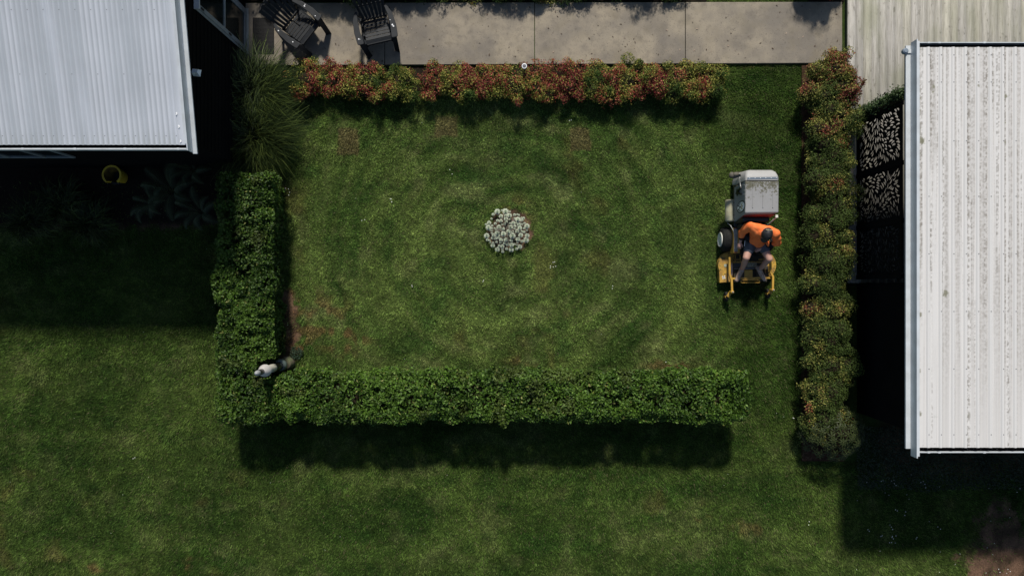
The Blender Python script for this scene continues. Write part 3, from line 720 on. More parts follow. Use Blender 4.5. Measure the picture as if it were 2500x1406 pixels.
def red_bush(label, c, rad, h, n, redness, group, seed, name='nandina_bush', size=1.0, zdark=1.0):
    th = thing(name, label, 'bush', (c[0], c[1], 0), 0, group); rd = random.Random(seed)
    lobes = []
    for k in range(6):
        a = k*1.05+rd.uniform(-.4, .4); rr = rad*rd.uniform(.30, .62)
        r_ = rad*rd.uniform(.42, .62); lobes.append(((c[0]+rr*math.cos(a), c[1]+rr*math.sin(a), h*rd.uniform(.40, .62)), (r_, r_, h*rd.uniform(.34, .46))))
    lobes.append(((c[0], c[1], h*.55), (rad*.62, rad*.62, h*.45)))
    for k in range(9):
        a = rd.uniform(0, 6.28); rr = rad*rd.uniform(.5, .98); r_ = rad*rd.uniform(.2, .36); lobes.append(((c[0]+rr*math.cos(a), c[1]+rr*math.sin(a), h*rd.uniform(.35, .86)), (r_, r_, r_*.9)))
    p, nn, kk = blob_leaves(lobes, n)
    m = len(p); lump = (vn3(p*6, seed % 13)-.5); p = p+nn*(lump*.12)[:, None]
    hole = vn3(p*9, 21+seed % 7); keep = (hole > .36) | (rng.random(m) < .2); p, nn, kk = p[keep], nn[keep], kk[keep]; m = len(p)
    nrm = unit(nn*.7+np.array((0, 0, .6))+rng.normal(size=(m, 3))*.6)
    t = .5+1.05*(vn3(p*3.4, 31+seed % 9)-.5)+np.array([rd.uniform(-.15, .15) for _ in lobes])[kk]+(redness-.5)*1.0
    up = np.clip(p[:, 2]/h, 0, 1)
    u = t+rng.normal(0, .06, m)
    col = mix(np.tile(GREEN, (m, 1)), OLIVE, sstep(.2, .42, u))
    pick = rng.random(m)
    col = mix(col, STRAW, (pick < .34)*sstep(.12, .36, u)*(.45+.55*sstep(.66, .5, u))*.85)
    col = mix(col, RUST, sstep(.45, .6, u)*(pick > .6))
    col = mix(col, RED, sstep(.50, .64, u)*(pick > .42))
    col = mix(col, C(.34, .12, .09), sstep(.5, .62, u)*(pick < .12))
    if name == 'photinia_bush': col = mix(col, C(.075, .082, .022), np.full(m, .22)); col = col*1.25
    col = mix(col, WINE, sstep(.66, .8, u)*(pick > .35)*.8)
    col *= (.5+1.0*rng.random(m))[:, None]
    if name == 'nandina_bush': col = col*C(1.3, 1.3, 1.15)
    leaves('foliage', p, nrm, rng.uniform(.026, .048, m)*size, rng.uniform(.011, .018, m)*size, col, M['redleaf'], th, .2)
    mb = MB()
    for cc, r_ in lobes[:7]: mb.ell(cc, tuple(max(.04, q_-.09) for q_ in r_), 12, 7)
    mb.build('branches', M['core'], th)
    return th
ORD = ['first', 'second', 'third', 'fourth', 'fifth', 'sixth', 'seventh', 'eighth', 'ninth', 'tenth', 'eleventh', 'twelfth', 'thirteenth', 'fourteenth', 'fifteenth', 'sixteenth', 'seventeenth']
xc = [742, 822, 898, 968, 1060, 1130, 1190, 1255, 1320, 1400, 1463, 1532, 1592, 1656, 1732]
rdn = [.45, .62, .5, .42, .72, .5, .66, .52, .74, .66, .36, .6, .85, .4, .3]
tone = ['olive and rust', 'reddish', 'mixed rust', 'yellowish olive', 'deep red', 'olive green', 'reddish brown', 'olive tipped', 'dark red', 'rust red', 'yellow green', 'rust coloured', 'darkest wine red', 'straw yellow', 'yellow green']
for i, (px, rdd, tn) in enumerate(zip(xc, rdn, tone)):
    py = 194+random.uniform(-6, 4); c = P(px, py+3, .36); w_ = .385+.045*random.random()
    red_bush('%s bush, %s from the left in the row below the path' % (tn, ORD[i]), (c.x, c.y), w_, .44+.05*random.random(), 8200, rdd, 'bushes in the row under the path', 100+i)
# right hand row beside the deck
yr = [(2030, 165, .62, .34), (2050, 205, .7, .36), (2012, 232, .5, .34), (2046, 275, .45, .38), (2024, 320, .42, .38), (2034, 375, .34, .4), (2026, 440, .33, .42), (2034, 505, .32, .42), (2020, 570, .35, .42), (2030, 635, .38, .42),
      (2018, 700, .3, .42), (2030, 765, .33, .42), (2018, 830, .3, .42), (2030, 895, .36, .42), (2022, 960, .3, .4), (2010, 1030, .5, .36)]
for i, (px, py, rdd, w_) in enumerate(yr):
    c = P(px+7, py, .6)
    red_bush('%s bush, %s from the top in the column by the deck' % ('red tipped' if rdd > .45 else 'olive green and rust', ORD[i]), (c.x, c.y), w_+.085, .70+.08*random.random(), 10500, rdd-.10-.12*(i > 4), 'bushes in the column by the deck', 300+i, 'photinia_bush', 1.1)
# shrubs north of the path (tops just outside the frame)
for i, px in enumerate(range(640, 1720, 72)):
    c = P(px, -48+random.uniform(-8, 8), .5); hh = random.choice((.20, .28, .36, .42)) if px > 960 else (.66 if px < 860 else .50)-.12*(i % 2)  # unseen left shrubs made taller to shade the chair end of the path
    red_bush('dark shrub above the path, %s from the left' % ORD[i], (c.x, c.y+.08), .40, hh, 5000, .1, 'shrubs above the path', 500+i, 'shrub')
for i, (px, hh) in enumerate(((2010, .75), (2050, .6))):
    c = P(px, -62, .6); red_bush('dark shrub at the top edge %s the timber deck' % ('just left of' if i else 'one place from'), (c.x, c.y), .36, hh, 2500, .1, 'shrubs above the path', 530+i, 'shrub')

# climbing plant at the screen's upper end
c = Vector((SX-.02, ys[0]+.10, DZ)); th = thing('climbing_plant', 'leafy green climber growing up the top end of the black leaf screen', 'plant', tuple(c))
n = 2600; zz = rng.uniform(.02, 1.62, n); p = np.stack([c.x+rng.normal(0, .07, n), c.y+rng.normal(0, .055, n)+.05*vn3(np.stack([zz*4, zz*0, zz*0], 1), 3), DZ+zz], 1)
leaves('foliage', p, unit(rng.normal(size=(n, 3))+np.array((-.3, .4, .6))), .05, .028, C(.045, .075, .025)*(.6+.9*rng.random(n))[:, None], M['leaf'], th)
mb = MB(); mb.tube([(c.x, c.y, DZ), (c.x+.02, c.y, .8), (c.x, c.y-.01, 1.6)], [.02, .014, .006], 6); mb.box((c.x-.03, c.y-.10, DZ), (c.x+.05, c.y-.045, ZS-.02)); mb.build('stems', M['core'], th)

# tussock grasses
def tussock(label, c, n, Rr, hgt, seed):
    th = thing('tussock_grass', label, 'grass plant', (c[0], c[1], 0), 0, 'tussock grasses'); r = np.random.default_rng(seed)
    a = r.uniform(0, 2*np.pi, n); a = a+.25*np.sin(a*5+seed)+.15*np.sin(a*9); reach = Rr*(.45+.6*r.random(n)); hh = hgt*(.65+.45*r.random(n)); S_ = 8
    t = np.linspace(0, 1, S_)[None, :]
    rad = .02+.10*r.random((n, 1))+(reach[:, None]*(.25+.75*r.random((n, 1))**.6))*(t**1.15)
    cl = r.integers(0, 7, n); ca = r.uniform(0, 6.28, 7); cr = r.uniform(.05, .22, 7)
    c = (c[0]+(cr[cl]*np.cos(ca[cl]))[:, None], c[1]+(cr[cl]*np.sin(ca[cl]))[:, None])
    z = hh[:, None]*(2.1*t-1.45*t**2.0*(.8+.5*r.random((n, 1))))
    z = np.maximum(z, .04)
    aa = a[:, None]+(r.normal(0, .15, (n, 1)))*t
    sw = .05*np.sin(t*3+r.random((n, 1))*6)
    x = c[0]+rad*np.cos(aa)-sw*np.sin(aa); y = c[1]+rad*np.sin(aa)+sw*np.cos(aa)
    w_ = .0070*(1-t*.85)*(.7+.6*r.random((n, 1)))
    sx, sy = -np.sin(aa)*w_, np.cos(aa)*w_
    L_ = np.stack([x-sx, y-sy, z], -1); R_ = np.stack([x+sx, y+sy, z+.002], -1)
    v = np.stack([L_, R_], 2).reshape(-1, 3)
    base = (np.arange(n)*S_*2)[:, None]+np.arange(S_-1)[None, :]*2; b = base.ravel()
    f = np.stack([b, b+1, b+3, b+2], 1)
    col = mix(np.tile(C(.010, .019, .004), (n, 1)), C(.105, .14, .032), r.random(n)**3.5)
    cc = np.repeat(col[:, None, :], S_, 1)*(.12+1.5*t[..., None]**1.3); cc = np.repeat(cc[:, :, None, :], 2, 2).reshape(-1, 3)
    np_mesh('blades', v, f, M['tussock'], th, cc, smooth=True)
    mb = MB(); mb.ell((th.location.x, th.location.y, .08), (.25, .25, .16), 12, 7); mb.build('crown', M['core'], th)
for lb, (px, py), Rr, s_ in (('shaggy dark tussock grass beside the door mat, the upper of the two', (618, 222), .76, 1), ('shaggy tussock grass arching over the lawn, the lower of the two', (620, 322), .82, 2)):
    q = P(px, py, .5); tussock(lb, (q.x, q.y), 4200, Rr*1.3, .78, s_)

# ferns in the shaded garden
def fern(label, c, rad, nf, seed):
    th = thing('fern', label, 'fern', (c[0], c[1], 0), 0, 'ferns below the house'); rd = random.Random(seed)
    for k in range(nf):
        a = 2*math.pi*k/nf+rd.uniform(-.3, .3); L = rad*rd.uniform(.75, 1.05); hh = rd.uniform(.25, .5); mb = MB(); pts = []
        for i in range(9):
            t = i/8; pts.append(Vector((c[0]+L*t*math.cos(a+.2*t), c[1]+L*t*math.sin(a+.2*t), .1+hh*math.sin(t*2.4))))
        mb.tube(pts, [.004*(1-i/10) for i in range(9)], 4)
        for i in range(26):
            t = .12+.86*i/26; j = t*8; p = pts[int(j)].lerp(pts[min(int(j)+1, 8)], j-int(j)); d = Vector((math.cos(a+.2*t), math.sin(a+.2*t), 0)); s_ = Vector((-d.y, d.x, 0))
            pl = L*.2*math.sin(math.pi*min(1, t*.85+.12))**.8
            for sg in (-1, 1):
                e = p+s_*sg*pl+d*pl*.35-Vector((0, 0, pl*.2)); mb.add([p-d*.007, p+d*.007, e], [(0, 1, 2)])
        mb.build('frond', M['fern'], th)
M['fern'] = noise_mat('fern_green', (.05, .065, .02), (.025, .04, .012), 8, .6)
for i, (px, py, rr, nf) in enumerate(((430, 470, .62, 9), (500, 520, .5, 8), (385, 500, .45, 7), (480, 420, .42, 7))):
    q = P(px, py); fern(['broad fern in the shade between the pot and the dark hedge', 'fern touching the dark green hedge in the shade', 'small fern nearest the grass in the shaded garden', 'fern tucked under the corner of the pale roof'][i], (q.x, q.y), rr, nf, i+5)
for i, (px, py) in enumerate(((170, 500), (235, 545), (95, 540))):
    q = P(px, py); th = None
    c = (q.x, q.y); n = 900; r = np.random.default_rng(i+50)
    tussock_label = ['dim strappy plant in the house shadow below the yellow pot', 'dim strappy plant nearest the ferns in the house shadow', 'dim strappy plant farthest left in the house shadow'][i]
    tussock(tussock_label, c, 900, .5, .5, 60+i)

# leafy shrub with rosettes at the lower end of the right column
q = P(2045, 1062, .7); th = thing('rhododendron', 'dark leafy rhododendron with star shaped leaf rosettes at the lower end of the column', 'shrub', (q.x, q.y, 0))
pp, dd, nr_, cc, LL = [], [], [], [], []
rc = []
for k in range(900):
    a = random.uniform(0, 6.28); rr = .60*math.sqrt(random.random()); x_, y_ = q.x+rr*math.cos(a)*1.0+.05, q.y+rr*math.sin(a)*.9
    if all((x_-u)**2+(y_-v_)**2 > .085**2 for u, v_, _ in rc): rc.append((x_, y_, .95-.75*(rr/.66)**2+random.uniform(-.08, .08)))
for (x_, y_, z_) in rc:
    a0 = random.uniform(0, 6.28); nl = random.randint(6, 8)
    tilt_ = Vector((x_-q.x, y_-q.y, .8)).normalized()
    for k in range(nl):
        a = a0+2*math.pi*k/nl; d = Vector((math.cos(a), math.sin(a), -.15)); d = (d-tilt_*d.dot(tilt_)*.8).normalized()
        pp.append(Vector((x_, y_, z_))+d*.05); dd.append(d); nr_.append(tilt_+d*.1); g = random.uniform(.7, 1.3); cc.append((.032*g, .044*g, .012*g))
    pp.append(Vector((x_, y_, z_+.01))); dd.append(Vector((1, 0, 0))); nr_.append(Vector((0, 0, 1))); cc.append((.22, .24, .10))
L_ = np.array([.10 if c_[0] < .1 else .022 for c_ in cc])
pp, dd, nr_, cc = map(lambda a: np.array([tuple(v_) for v_ in a]), (pp, dd, nr_, cc))
leaves('foliage', pp, nr_, L_, L_*.32, cc, M['leaf'], th, .15, dd)
mb = MB()
mb.ell((q.x+.05, q.y, .3), (.40, .36, .34), 14, 8)
for (x_, y_, z_) in rc[::2]: mb.tube([(q.x, q.y, .02), ((x_+q.x)/2, (y_+q.y)/2, z_*.55), (x_, y_, z_-.01)], [.018, .01, .005], 5)
mb.build('branches', M['core'], th)
# dark weeds under the right gutter
n = 9000; x_ = rng.uniform(P(2090, 0).x, 10.3, n); y_ = rng.uniform(P(0, 1195).y, P(0, 1040).y, n)+.1*(vn(x_, x_*0, 2, 5)-.5)
z_ = .02+.16*rng.random(n)*vn(x_, y_, 3, 6, 2)*sstep(P(0, 1195).y, P(0, 1150).y, y_)
leaves('ground_cover', np.stack([x_, y_, z_], 1), rng.normal(size=(n, 3))*.6+np.array((0, 0, 1)), .04, .02, C(.04, .055, .03)*(.5+rng.random(n))[:, None], M['leaf'])
tag(bpy.data.objects['ground_cover'], 'dark low weeds in the shade along the foot of the right building', 'ground cover', kind='stuff')
# small seedling clump near the totem
q = P(722, 862, .1); th = thing('weed_clump', 'small dark green weed clump on bare soil by the striped garden totem', 'weed', (q.x, q.y, 0))
n = 420; a = rng.uniform(0, 6.28, n); rr = .13*np.sqrt(rng.random(n)); leaves('foliage', np.stack([q.x+rr*np.cos(a), q.y+rr*np.sin(a), .02+.10*rng.random(n)], 1), rng.normal(size=(n, 3))*.5+np.array((0, 0, 1)), .03, .014, C(.03, .055, .03)*(.6+.8*rng.random(n))[:, None], M['leaf'], th)
mb = MB(); mb.tube([(q.x, q.y, 0), (q.x, q.y, .08)], .006, 5); mb.build('stem', M['core'], th)

# ---------------------------------------------------------------- succulent clump
q = P(1237, 562); th = thing('succulent_clump', 'pale grey green succulent clump with bare twigs on the middle of the lawn', 'plant', (q.x, q.y, 0))
rs = []; tries = 0
while tries < 5000 and len(rs) < 96:
    tries += 1; a = random.uniform(0, 6.28); rr = .42*math.sqrt(random.random()); s_ = random.choice((.024, .034, .042, .050, .056, .064))*random.uniform(.9, 1.1)
    x_, y_ = rr*math.cos(a), rr*math.sin(a)-.01
    if y_ > .12 and abs(x_) > .12 and random.random() < .8 and x_ < 0: continue
    if y_ > .3 and x_ > .1: continue
    if math.hypot(x_, y_-.03) < .07: continue
    if all((x_-u)**2+(y_-v_)**2 > ((s_+w_)*.74)**2 for u, v_, w_ in rs): rs.append((x_, y_, s_))
for (x_, y_, s_) in rs:
    d = math.hypot(x_, y_); c = Vector((q.x+x_, q.y+y_, .05+.10*max(0, 1-d/.42)+random.uniform(0, .03)))
    pos, nrm, dr_, LL, cl = [], [], [], [], []
    lean_ = Vector((x_*.5, y_*.5, 1)).normalized()
    for ring, (rf, nl, up, sz) in enumerate(((.62, 11, .25, .62), (.42, 9, .6, .5), (.2, 6, 1.0, .4), (.05, 4, 1.4, .3))):
        for k in range(nl):
            a = 2*math.pi*(k+.5*(ring % 2))/nl+random.uniform(-.1, .1); o_ = Vector((math.cos(a), math.sin(a), 0))
            dd_ = (o_+Vector((0, 0, up*.7))).normalized(); pos.append(c+o_*s_*rf+Vector((0, 0, s_*(.2+.25*ring)))); dr_.append(dd_)
            nrm.append((lean_+o_*(-up*.6)).normalized()); LL.append(s_*sz*1.25); g = random.uniform(.85, 1.1)
            cl.append((.56*g, .60*g, .46*g) if ring < 2 else ((.36*g, .43*g, .29*g) if ring == 2 else (.20, .27, .15)))
    pos, nrm, dr_, cl = map(lambda a: np.array([tuple(v_) for v_ in a]), (pos, nrm, dr_, cl)); LL = np.array(LL)
    leaves('rosette', pos, nrm, LL, LL*.72, cl, M['redleaf'], th, .3, dr_)
mb = MB(); 
for k in range(5): mb.ell((q.x+random.uniform(-.2, .2), q.y+random.uniform(-.2, .15), .01), (.18, .18, .05), 10, 6)
mb.build('base_stems', noise_mat('stem_mound', (.10, .06, .04), (.06, .07, .04), 20), th)
c0 = P(1237, 553, .1)
for a_, L_, r_ in ((100, .2, .004), (60, .26, .004), (125, .26, .004), (140, .2, .003), (185, .3, .004), (200, .34, .004), (-8, .2, .003), (-25, .36, .004), (-45, .26, .004), (-85, .38, .006), (75, .34, .003)):
    mb = MB(); a = R(a_); d = Vector((math.cos(a), math.sin(a), 0)); mb.tube([c0, c0+d*L_*.5+Vector((0, 0, .13)), c0+d*L_+Vector((.01, 0, .16))], [r_*1.8, r_*1.4, r_*.7], 5)
    mb.build('twig', M['twig'] if 'twig' in M else M.setdefault('twig', pmat('grey_twig', (.10, .085, .06), .8)), th)

# ---------------------------------------------------------------- small garden things
# striped ceramic totem in the hedge corner
q = P(705, 885); tt = thing('garden_totem', 'totem post of white, black and glass rings standing in the hedge corner', 'garden ornament', (q.x, q.y, 0))
def lz(name, prof, mat): 
    mb = MB(); mb.lathe(prof, (q.x, q.y, 0), 32); return mb.build(name, mat, tt, angle=35)
M['ceram'] = noise_mat('cream_ceramic', (.50, .48, .39), (.44, .41, .33), 12, .45)
lz('footing', [(.10, -.02), (.13, .0), (.13, .12), (.10, .2), (.03, .24), (.03, .40)], noise_mat('mossy_concrete', (.13, .10, .07), (.10, .12, .05), 12, .9))
lz('glass_ring', [(.04, .40), (.095, .405), (.115, .44), (.115, .50), (.095, .53), (.04, .535)], pmat('grey_glass', (.10, .13, .12), .12, .8))
lz('black_cylinder', [(.035, .536), (.065, .54), (.075, .56), (.075, .82), (.06, .85), (.04, .86)], pmat('black_glaze', (.012, .012, .014), .25))
lz('white_cylinder', [(.05, .861), (.070, .863), (.078, .88), (.073, .95), (.070, 1.1), (.066, 1.16), (.05, 1.165)], M['ceram'])
pr = [(.05, 1.166)]
for k in range(9): a = k/8; pr += [(.062+.048*math.sin(math.pi*(a*.86+.05)), 1.17+.028*k), (.058+.047*math.sin(math.pi*(a*.86+.07)), 1.182+.028*k)]
pr += [(.05, 1.43)]
lz('ribbed_urn', pr, noise_mat('grey_white_ceramic', (.48, .45, .42), (.40, .37, .34), 14, .45))
lz('black_neck', [(.048, 1.431), (.05, 1.44), (.045, 1.60), (.03, 1.61)], pmat('black_gloss', (.012, .011, .014), .25))
lz('cap', [(.046, 1.601), (.048, 1.62), (.045, 1.66), (.03, 1.70), (.012, 1.715), (.001, 1.72)], noise_mat('grey_cap', (.22, .23, .24), (.34, .34, .33), 40, .5))
# pale round path light
q = P(1280, 163, .45); th = thing('path_light', 'small round white garden light on a stake among the red bushes', 'light', (q.x, q.y, 0))
mb = MB(); mb.lathe([(.012, 0), (.012, .44), (.02, .45)], (q.x, q.y, 0), 10); mb.build('stake', M['steel'], th)
mb = MB(); mb.lathe([(.025, .451), (.048, .455), (.050, .475), (.048, .485), (.036, .487), (.034, .478)], (q.x, q.y, 0), 24); mb.build('ring', pmat('white_plastic', (.8, .8, .78), .4), th, angle=40)
mb = MB(); mb.lathe([(.02, .4785), (.033, .479), (.032, .484), (.01, .486)], (q.x, q.y, 0), 20); mb.build('solar_cell', pmat('grey_cell', (.12, .12, .13), .3), th)
# yellow pot
q = P(272, 427, .30); th = thing('plant_pot', 'round yellow pot with an open rim standing in the house shadow', 'pot', (q.x, q.y, 0))
mb = MB(); N_ = 44; ro, ri = .185, .15; gap = R(38); zt = .30
a0 = -math.pi/2+gap; a1 = 1.5*math.pi-gap; vv = []; ff = []
for i in range(N_+1):
    a = a0+(a1-a0)*i/N_; cx_, sx_ = math.cos(a), math.sin(a)
    for r_, z_ in ((ro*.78, 0), (ro*.97, zt*.85), (ro, zt*.86), (ro, zt), (ri, zt), (ri*.95, zt*.84), (ri*.74, .02)): vv.append((q.x+r_*cx_, q.y+r_*sx_, z_))
for i in range(N_):
    for k in range(6): b = i*7+k; ff.append((b, b+7, b+8, b+1))
ff += [tuple(range(7)), tuple(range(N_*7, N_*7+7))[::-1]]
mb.add(vv, ff)
for i in range(N_):
    for k in (4, 5): mb.mi[i*6+k] = 1
mb.build('pot_wall', [noise_mat('yellow_glaze', (.62, .43, .03), (.5, .33, .03), 8, .5), noise_mat('dark_inside', (.16, .10, .012), (.05, .03, .006), 8, .8)], th)  # inner wall gets a darker colour than the outer glaze
mb = MB(); mb.lathe([(.14, .0), (.145, .02), (.14, .03)], (q.x, q.y, 0), 28); 
vv = []; ff = []
for i in range(9):
    a = a1-2*math.pi+2*gap*i/8; a = -math.pi/2-gap+2*gap*i/8
    vv += [(q.x+ro*.77*math.cos(a), q.y+ro*.77*math.sin(a), 0), (q.x+ro*.88*math.cos(a), q.y+ro*.88*math.sin(a), zt*.5), (q.x+ri*.83*math.cos(a), q.y+ri*.83*math.sin(a), zt*.5), (q.x+ri*.73*math.cos(a), q.y+ri*.73*math.sin(a), .02)]
for i in range(8):
    for k in range(3): b = i*4+k; ff.append((b, b+4, b+5, b+1))
mb.add(vv, ff); mb.build('pot_base', M['black'], th)
# door mat
a, b = P(617, 132, .05), P(669, 44, .05)
th = thing('door_mat', 'black woven rectangular mat on the concrete in front of the door', 'mat', ((a.x+b.x)/2, (a.y+b.y)/2, .045))
mb = MB(); mb.box((a.x, a.y, .046), (b.x, b.y, .056)); 
mw = mb.build('backing', pmat('mat_black', (.005, .005, .005), .9), th)
mb = MB(); nx_, ny2 = 17, 27
for i in range(nx_):
    for j in range(ny2):
        if random.random() < .93:
            x_ = a.x+.02+(b.x-a.x-.04)*i/(nx_-1); y_ = a.y+.02+(b.y-a.y-.04)*j/(ny2-1); mb.box((x_-.007, y_-.006, .0562), (x_+.005, y_+.004, .062))
mb.build('pile', pmat('mat_knobs', (.02, .018, .016), .7), th)

# ---------------------------------------------------------------- chairs
def make_chair(label, loc, rz, drops):
    th = thing('adirondack_chair', label, 'chair', loc, rz, 'black chairs on the path'); mt = M['chair']
    mb = MB(); prof = [(-.30, .345), (-.24, .365), (-.1, .335), (.05, .295), (.2, .26)]
    def zs(y): 
        for (y0, z0), (y1, z1) in zip(prof[:-1], prof[1:]):
            if y0 <= y <= y1: return z0+(z1-z0)*(y-y0)/(y1-y0)
        return prof[-1][1] if y > 0 else prof[0][1]
    for k in range(7):
        ya = -.30+k*.068; yb = ya+.060
        if k < 4: mb.hexa([(-.235, ya, zs(ya)-.018), (.235, ya, zs(ya)-.018), (.235, yb, zs(yb)-.018), (-.235, yb, zs(yb)-.018), (-.235, ya, zs(ya)), (.235, ya, zs(ya)), (.235, yb, zs(yb)), (-.235, yb, zs(yb))])
        else:
            for s in (-1, 1):
                xa, xb = (.02, .235) if s > 0 else (-.235, -.02)
                mb.hexa([(xa, ya, zs(ya)-.018), (xb, ya, zs(ya)-.018), (xb, yb, zs(yb)-.018), (xa, yb, zs(yb)-.018), (xa, ya, zs(ya)), (xb, ya, zs(ya)), (xb, yb, zs(yb)), (xa, yb, zs(yb))])
    for x_ in (-.22, 0, .22): mb.bar((x_, -.28, zs(-.28)-.028), (x_, .2, zs(.2)-.028), .045, .016)
    mb.bar((-.235, -.305, .325), (.235, -.305, .325), .016, .06)
    mb.build('seat', mt, th, local=True, bevel=.004)
    mb = MB()
    for k in range(7):
        u = (k-3)/3; xb_, xt = u*.19, u*.27; hb = .78+.10*(1-u*u)
        mb.bar((xb_, .19, .23), (xt*.9, .36, .5), .05, .014, (0, 1, 0)); mb.bar((xt*.9, .3605, .501), (xt*1.02, .5, hb), .066, .014, (0, 1, 0))
    mb.bar((-.25, .205, .27), (.25, .205, .27), .05, .022, (0, 1, 0)); mb.bar((-.27, .375, .50), (.27, .375, .50), .055, .02, (0, 1, 0)); mb.bar((-.27, .49, .78), (.27, .49, .78), .05, .02, (0, 1, 0))
    mb.build('backrest', mt, th, local=True, bevel=.004)
    for s in (-1, 1):
        mb = MB(); pts = [(.265, -.33), (.275, -.35), (.365, -.35), (.385, -.33), (.40, -.12), (.375, .12), (.30, .27), (.255, .27), (.285, .1), (.290, -.1)]
        pts = [(x_*s, y_) for x_, y_ in pts]; pts = pts if s > 0 else pts[::-1]
        mb.prism(pts, .515, .54); mb.build('armrest', mt, th, local=True, bevel=.006)
        mb = MB(); mb.hexa([(s*.22, -.40, 0), (s*.31, -.46, 0), (s*.31, -.40, 0), (s*.25, -.36, 0), (s*.27, -.30, .50), (s*.36, -.335, .514), (s*.36, -.24, .514), (s*.27, -.20, .50)])
        mb.hexa([(s*.225, -.315, .25), (s*.30, -.33, .25), (s*.30, -.2, .25), (s*.225, -.2, .25), (s*.235, -.29, .35), (s*.31, -.30, .40), (s*.31, -.2, .40), (s*.235, -.2, .33)])
        mb.build('leg', mt, th, local=True, bevel=.006)
        mb = MB(); mb.hexa([(s*.26, .42, 0), (s*.31, .42, 0), (s*.31, .47, 0), (s*.26, .47, 0), (s*.235, -.2, .24), (s*.275, -.2, .24), (s*.275, -.12, .33), (s*.235, -.12, .33)])
        mb.bar((s*.255, .30, .16), (s*.31, .22, .53), .05, .03); mb.build('leg', mt, th, local=True, bevel=.005)
    for (x_, y_, r_) in drops:
        mb = MB(); mb.ell((x_, y_, .541), (r_, r_*random.uniform(1, 1.5), .002), 9, 4); mb.build('bird_dropping', dropm, th, local=True)
    return th
M['chair'] = noise_mat('dusty_black_plastic', (.010, .0115, .013), (.019, .021, .023), 9, .6, .3)
q = P(742, 80); make_chair('black slatted chair turned towards the lower right, next to the door mat', (q.x, q.y, .046), R(52), [(.33, .02, .011), (.36, .03, .007), (.31, -.25, .009), (-.33, .12, .01), (-.33, -.22, .010)])
q = P(927, 84); make_chair('black slatted chair facing the red bushes, the one farther from the door', (q.x, q.y, .046), R(13), [(.33, -.12, .016), (.345, -.15, .014), (.31, -.02, .008), (-.34, -.24, .012), (-.32, -.25, .006)])

# ---------------------------------------------------------------- mower
mw = thing('ride_on_mower', 'yellow front deck ride on mower with a big grey grass catcher', 'mower', (P(1832, 600).x, P(0, 600).y, 0))
def px_poly(pts, h): return [tuple(P(a, b, h))[:2] for a, b in pts]
# cutting deck
zt = .17; out = []
cL, cR = P(1786, 647, zt), P(1862, 647, zt); rr = .255
for k in range(15): a = R(90+k*10); out.append((cL.x+rr*math.cos(a), cL.y+rr*math.sin(a)*1.05))
a = P(1756, 662, zt); out += [(a.x, a.y), tuple(P(1757, 690, zt))[:2], tuple(P(1782, 688, zt))[:2], tuple(P(1793, 683, zt))[:2], tuple(P(1868, 683, zt))[:2]]
for k in range(15): a = R(-50+k*10); out.append((cR.x+rr*1.02*math.cos(a), cR.y+rr*math.sin(a)*1.05))
mb = MB(); mb.prism(out[::-1] if False else out, .05, zt); dk_ = mb.build('cutting_deck', M['yellow'], mw, bevel=.02)
mb = MB(); mb.prism(px_poly([(1793, 623), (1860, 623), (1872, 640), (1876, 683), (1790, 683), (1789, 640)], .175), zt+.001, .19); mb.build('deck_cover', M['darksteel'], mw, bevel=.004)
mb = MB()
for (pa, pb, w_, h_, mm) in (((1790, 640), (1872, 640), .03, .02, 0), ((1792, 656), (1876, 655), .012, .012, 1), ((1790, 651), (1876, 650), .008, .01, 1), ((1793, 634), (1808, 634), .025, .03, 0), ((1852, 634), (1866, 633), .025, .03, 0), ((1806, 622), (1808, 640), .02, .03, 0), ((1795, 622), (1795, 638), .014, .02, 0), ((1868, 655), (1869, 680), .02, .014, 0)):
    a, b = P(*pa, .22), P(*pb, .22); mb.m = mm; mb.bar(a, b, w_, h_)
mb.build('linkage', [M['yellow'], M['steel']], mw)
mb = MB(); a, b = P(1823, 652, .24), P(1848, 641, .24); mb.box((a.x, a.y, .205), (b.x, b.y, .235)); mb.build('gearbox_cover', noise_mat('label_plate', (.42, .38, .25), (.14, .12, .08), 45, .5), mw)
mb = MB(); a, b = P(1792, 651, .24), P(1818, 643, .24); mb.box((a.x, a.y, .20), (b.x, b.y, .23)); mb.build('belt_guard', pmat('grey_guard', (.05, .05, .05), .5), mw)
mb = MB(); a, b = P(1817, 682, .26), P(1838, 659, .26); mb.box((a.x, a.y, .215), (b.x, b.y, .25)); a, b = P(1820, 685, .27), P(1843, 678, .27); mb.box((a.x, a.y, .2505), (b.x, b.y, .275)); mb.build('centre_plate', M['yellowc'], mw, bevel=.003)
# foot rest
mb = MB(); a, b = P(1809, 690, .27), P(1854, 684, .27)
for y_ in (a.y, b.y): mb.bar((a.x, y_, .27), (b.x, y_, .27), .012, .035)
for x_ in (a.x, b.x): mb.bar((x_, a.y, .27), (x_, b.y, .27), .012, .035)
mb.bar(P(1787, 680, .25), P(1886, 678, .25), .035, .03); mb.build('foot_rest', M['yellowc'], mw)
mb = MB()
for pl in ([(1792, 668), (1817, 662), (1817, 687), (1792, 689)], [(1846, 660), (1872, 668), (1872, 688), (1848, 686)]): mb.prism(px_poly(pl, .25)[::-1], .24, .262)
mb.build('foot_plate', M['darksteel'], mw, bevel=.003)
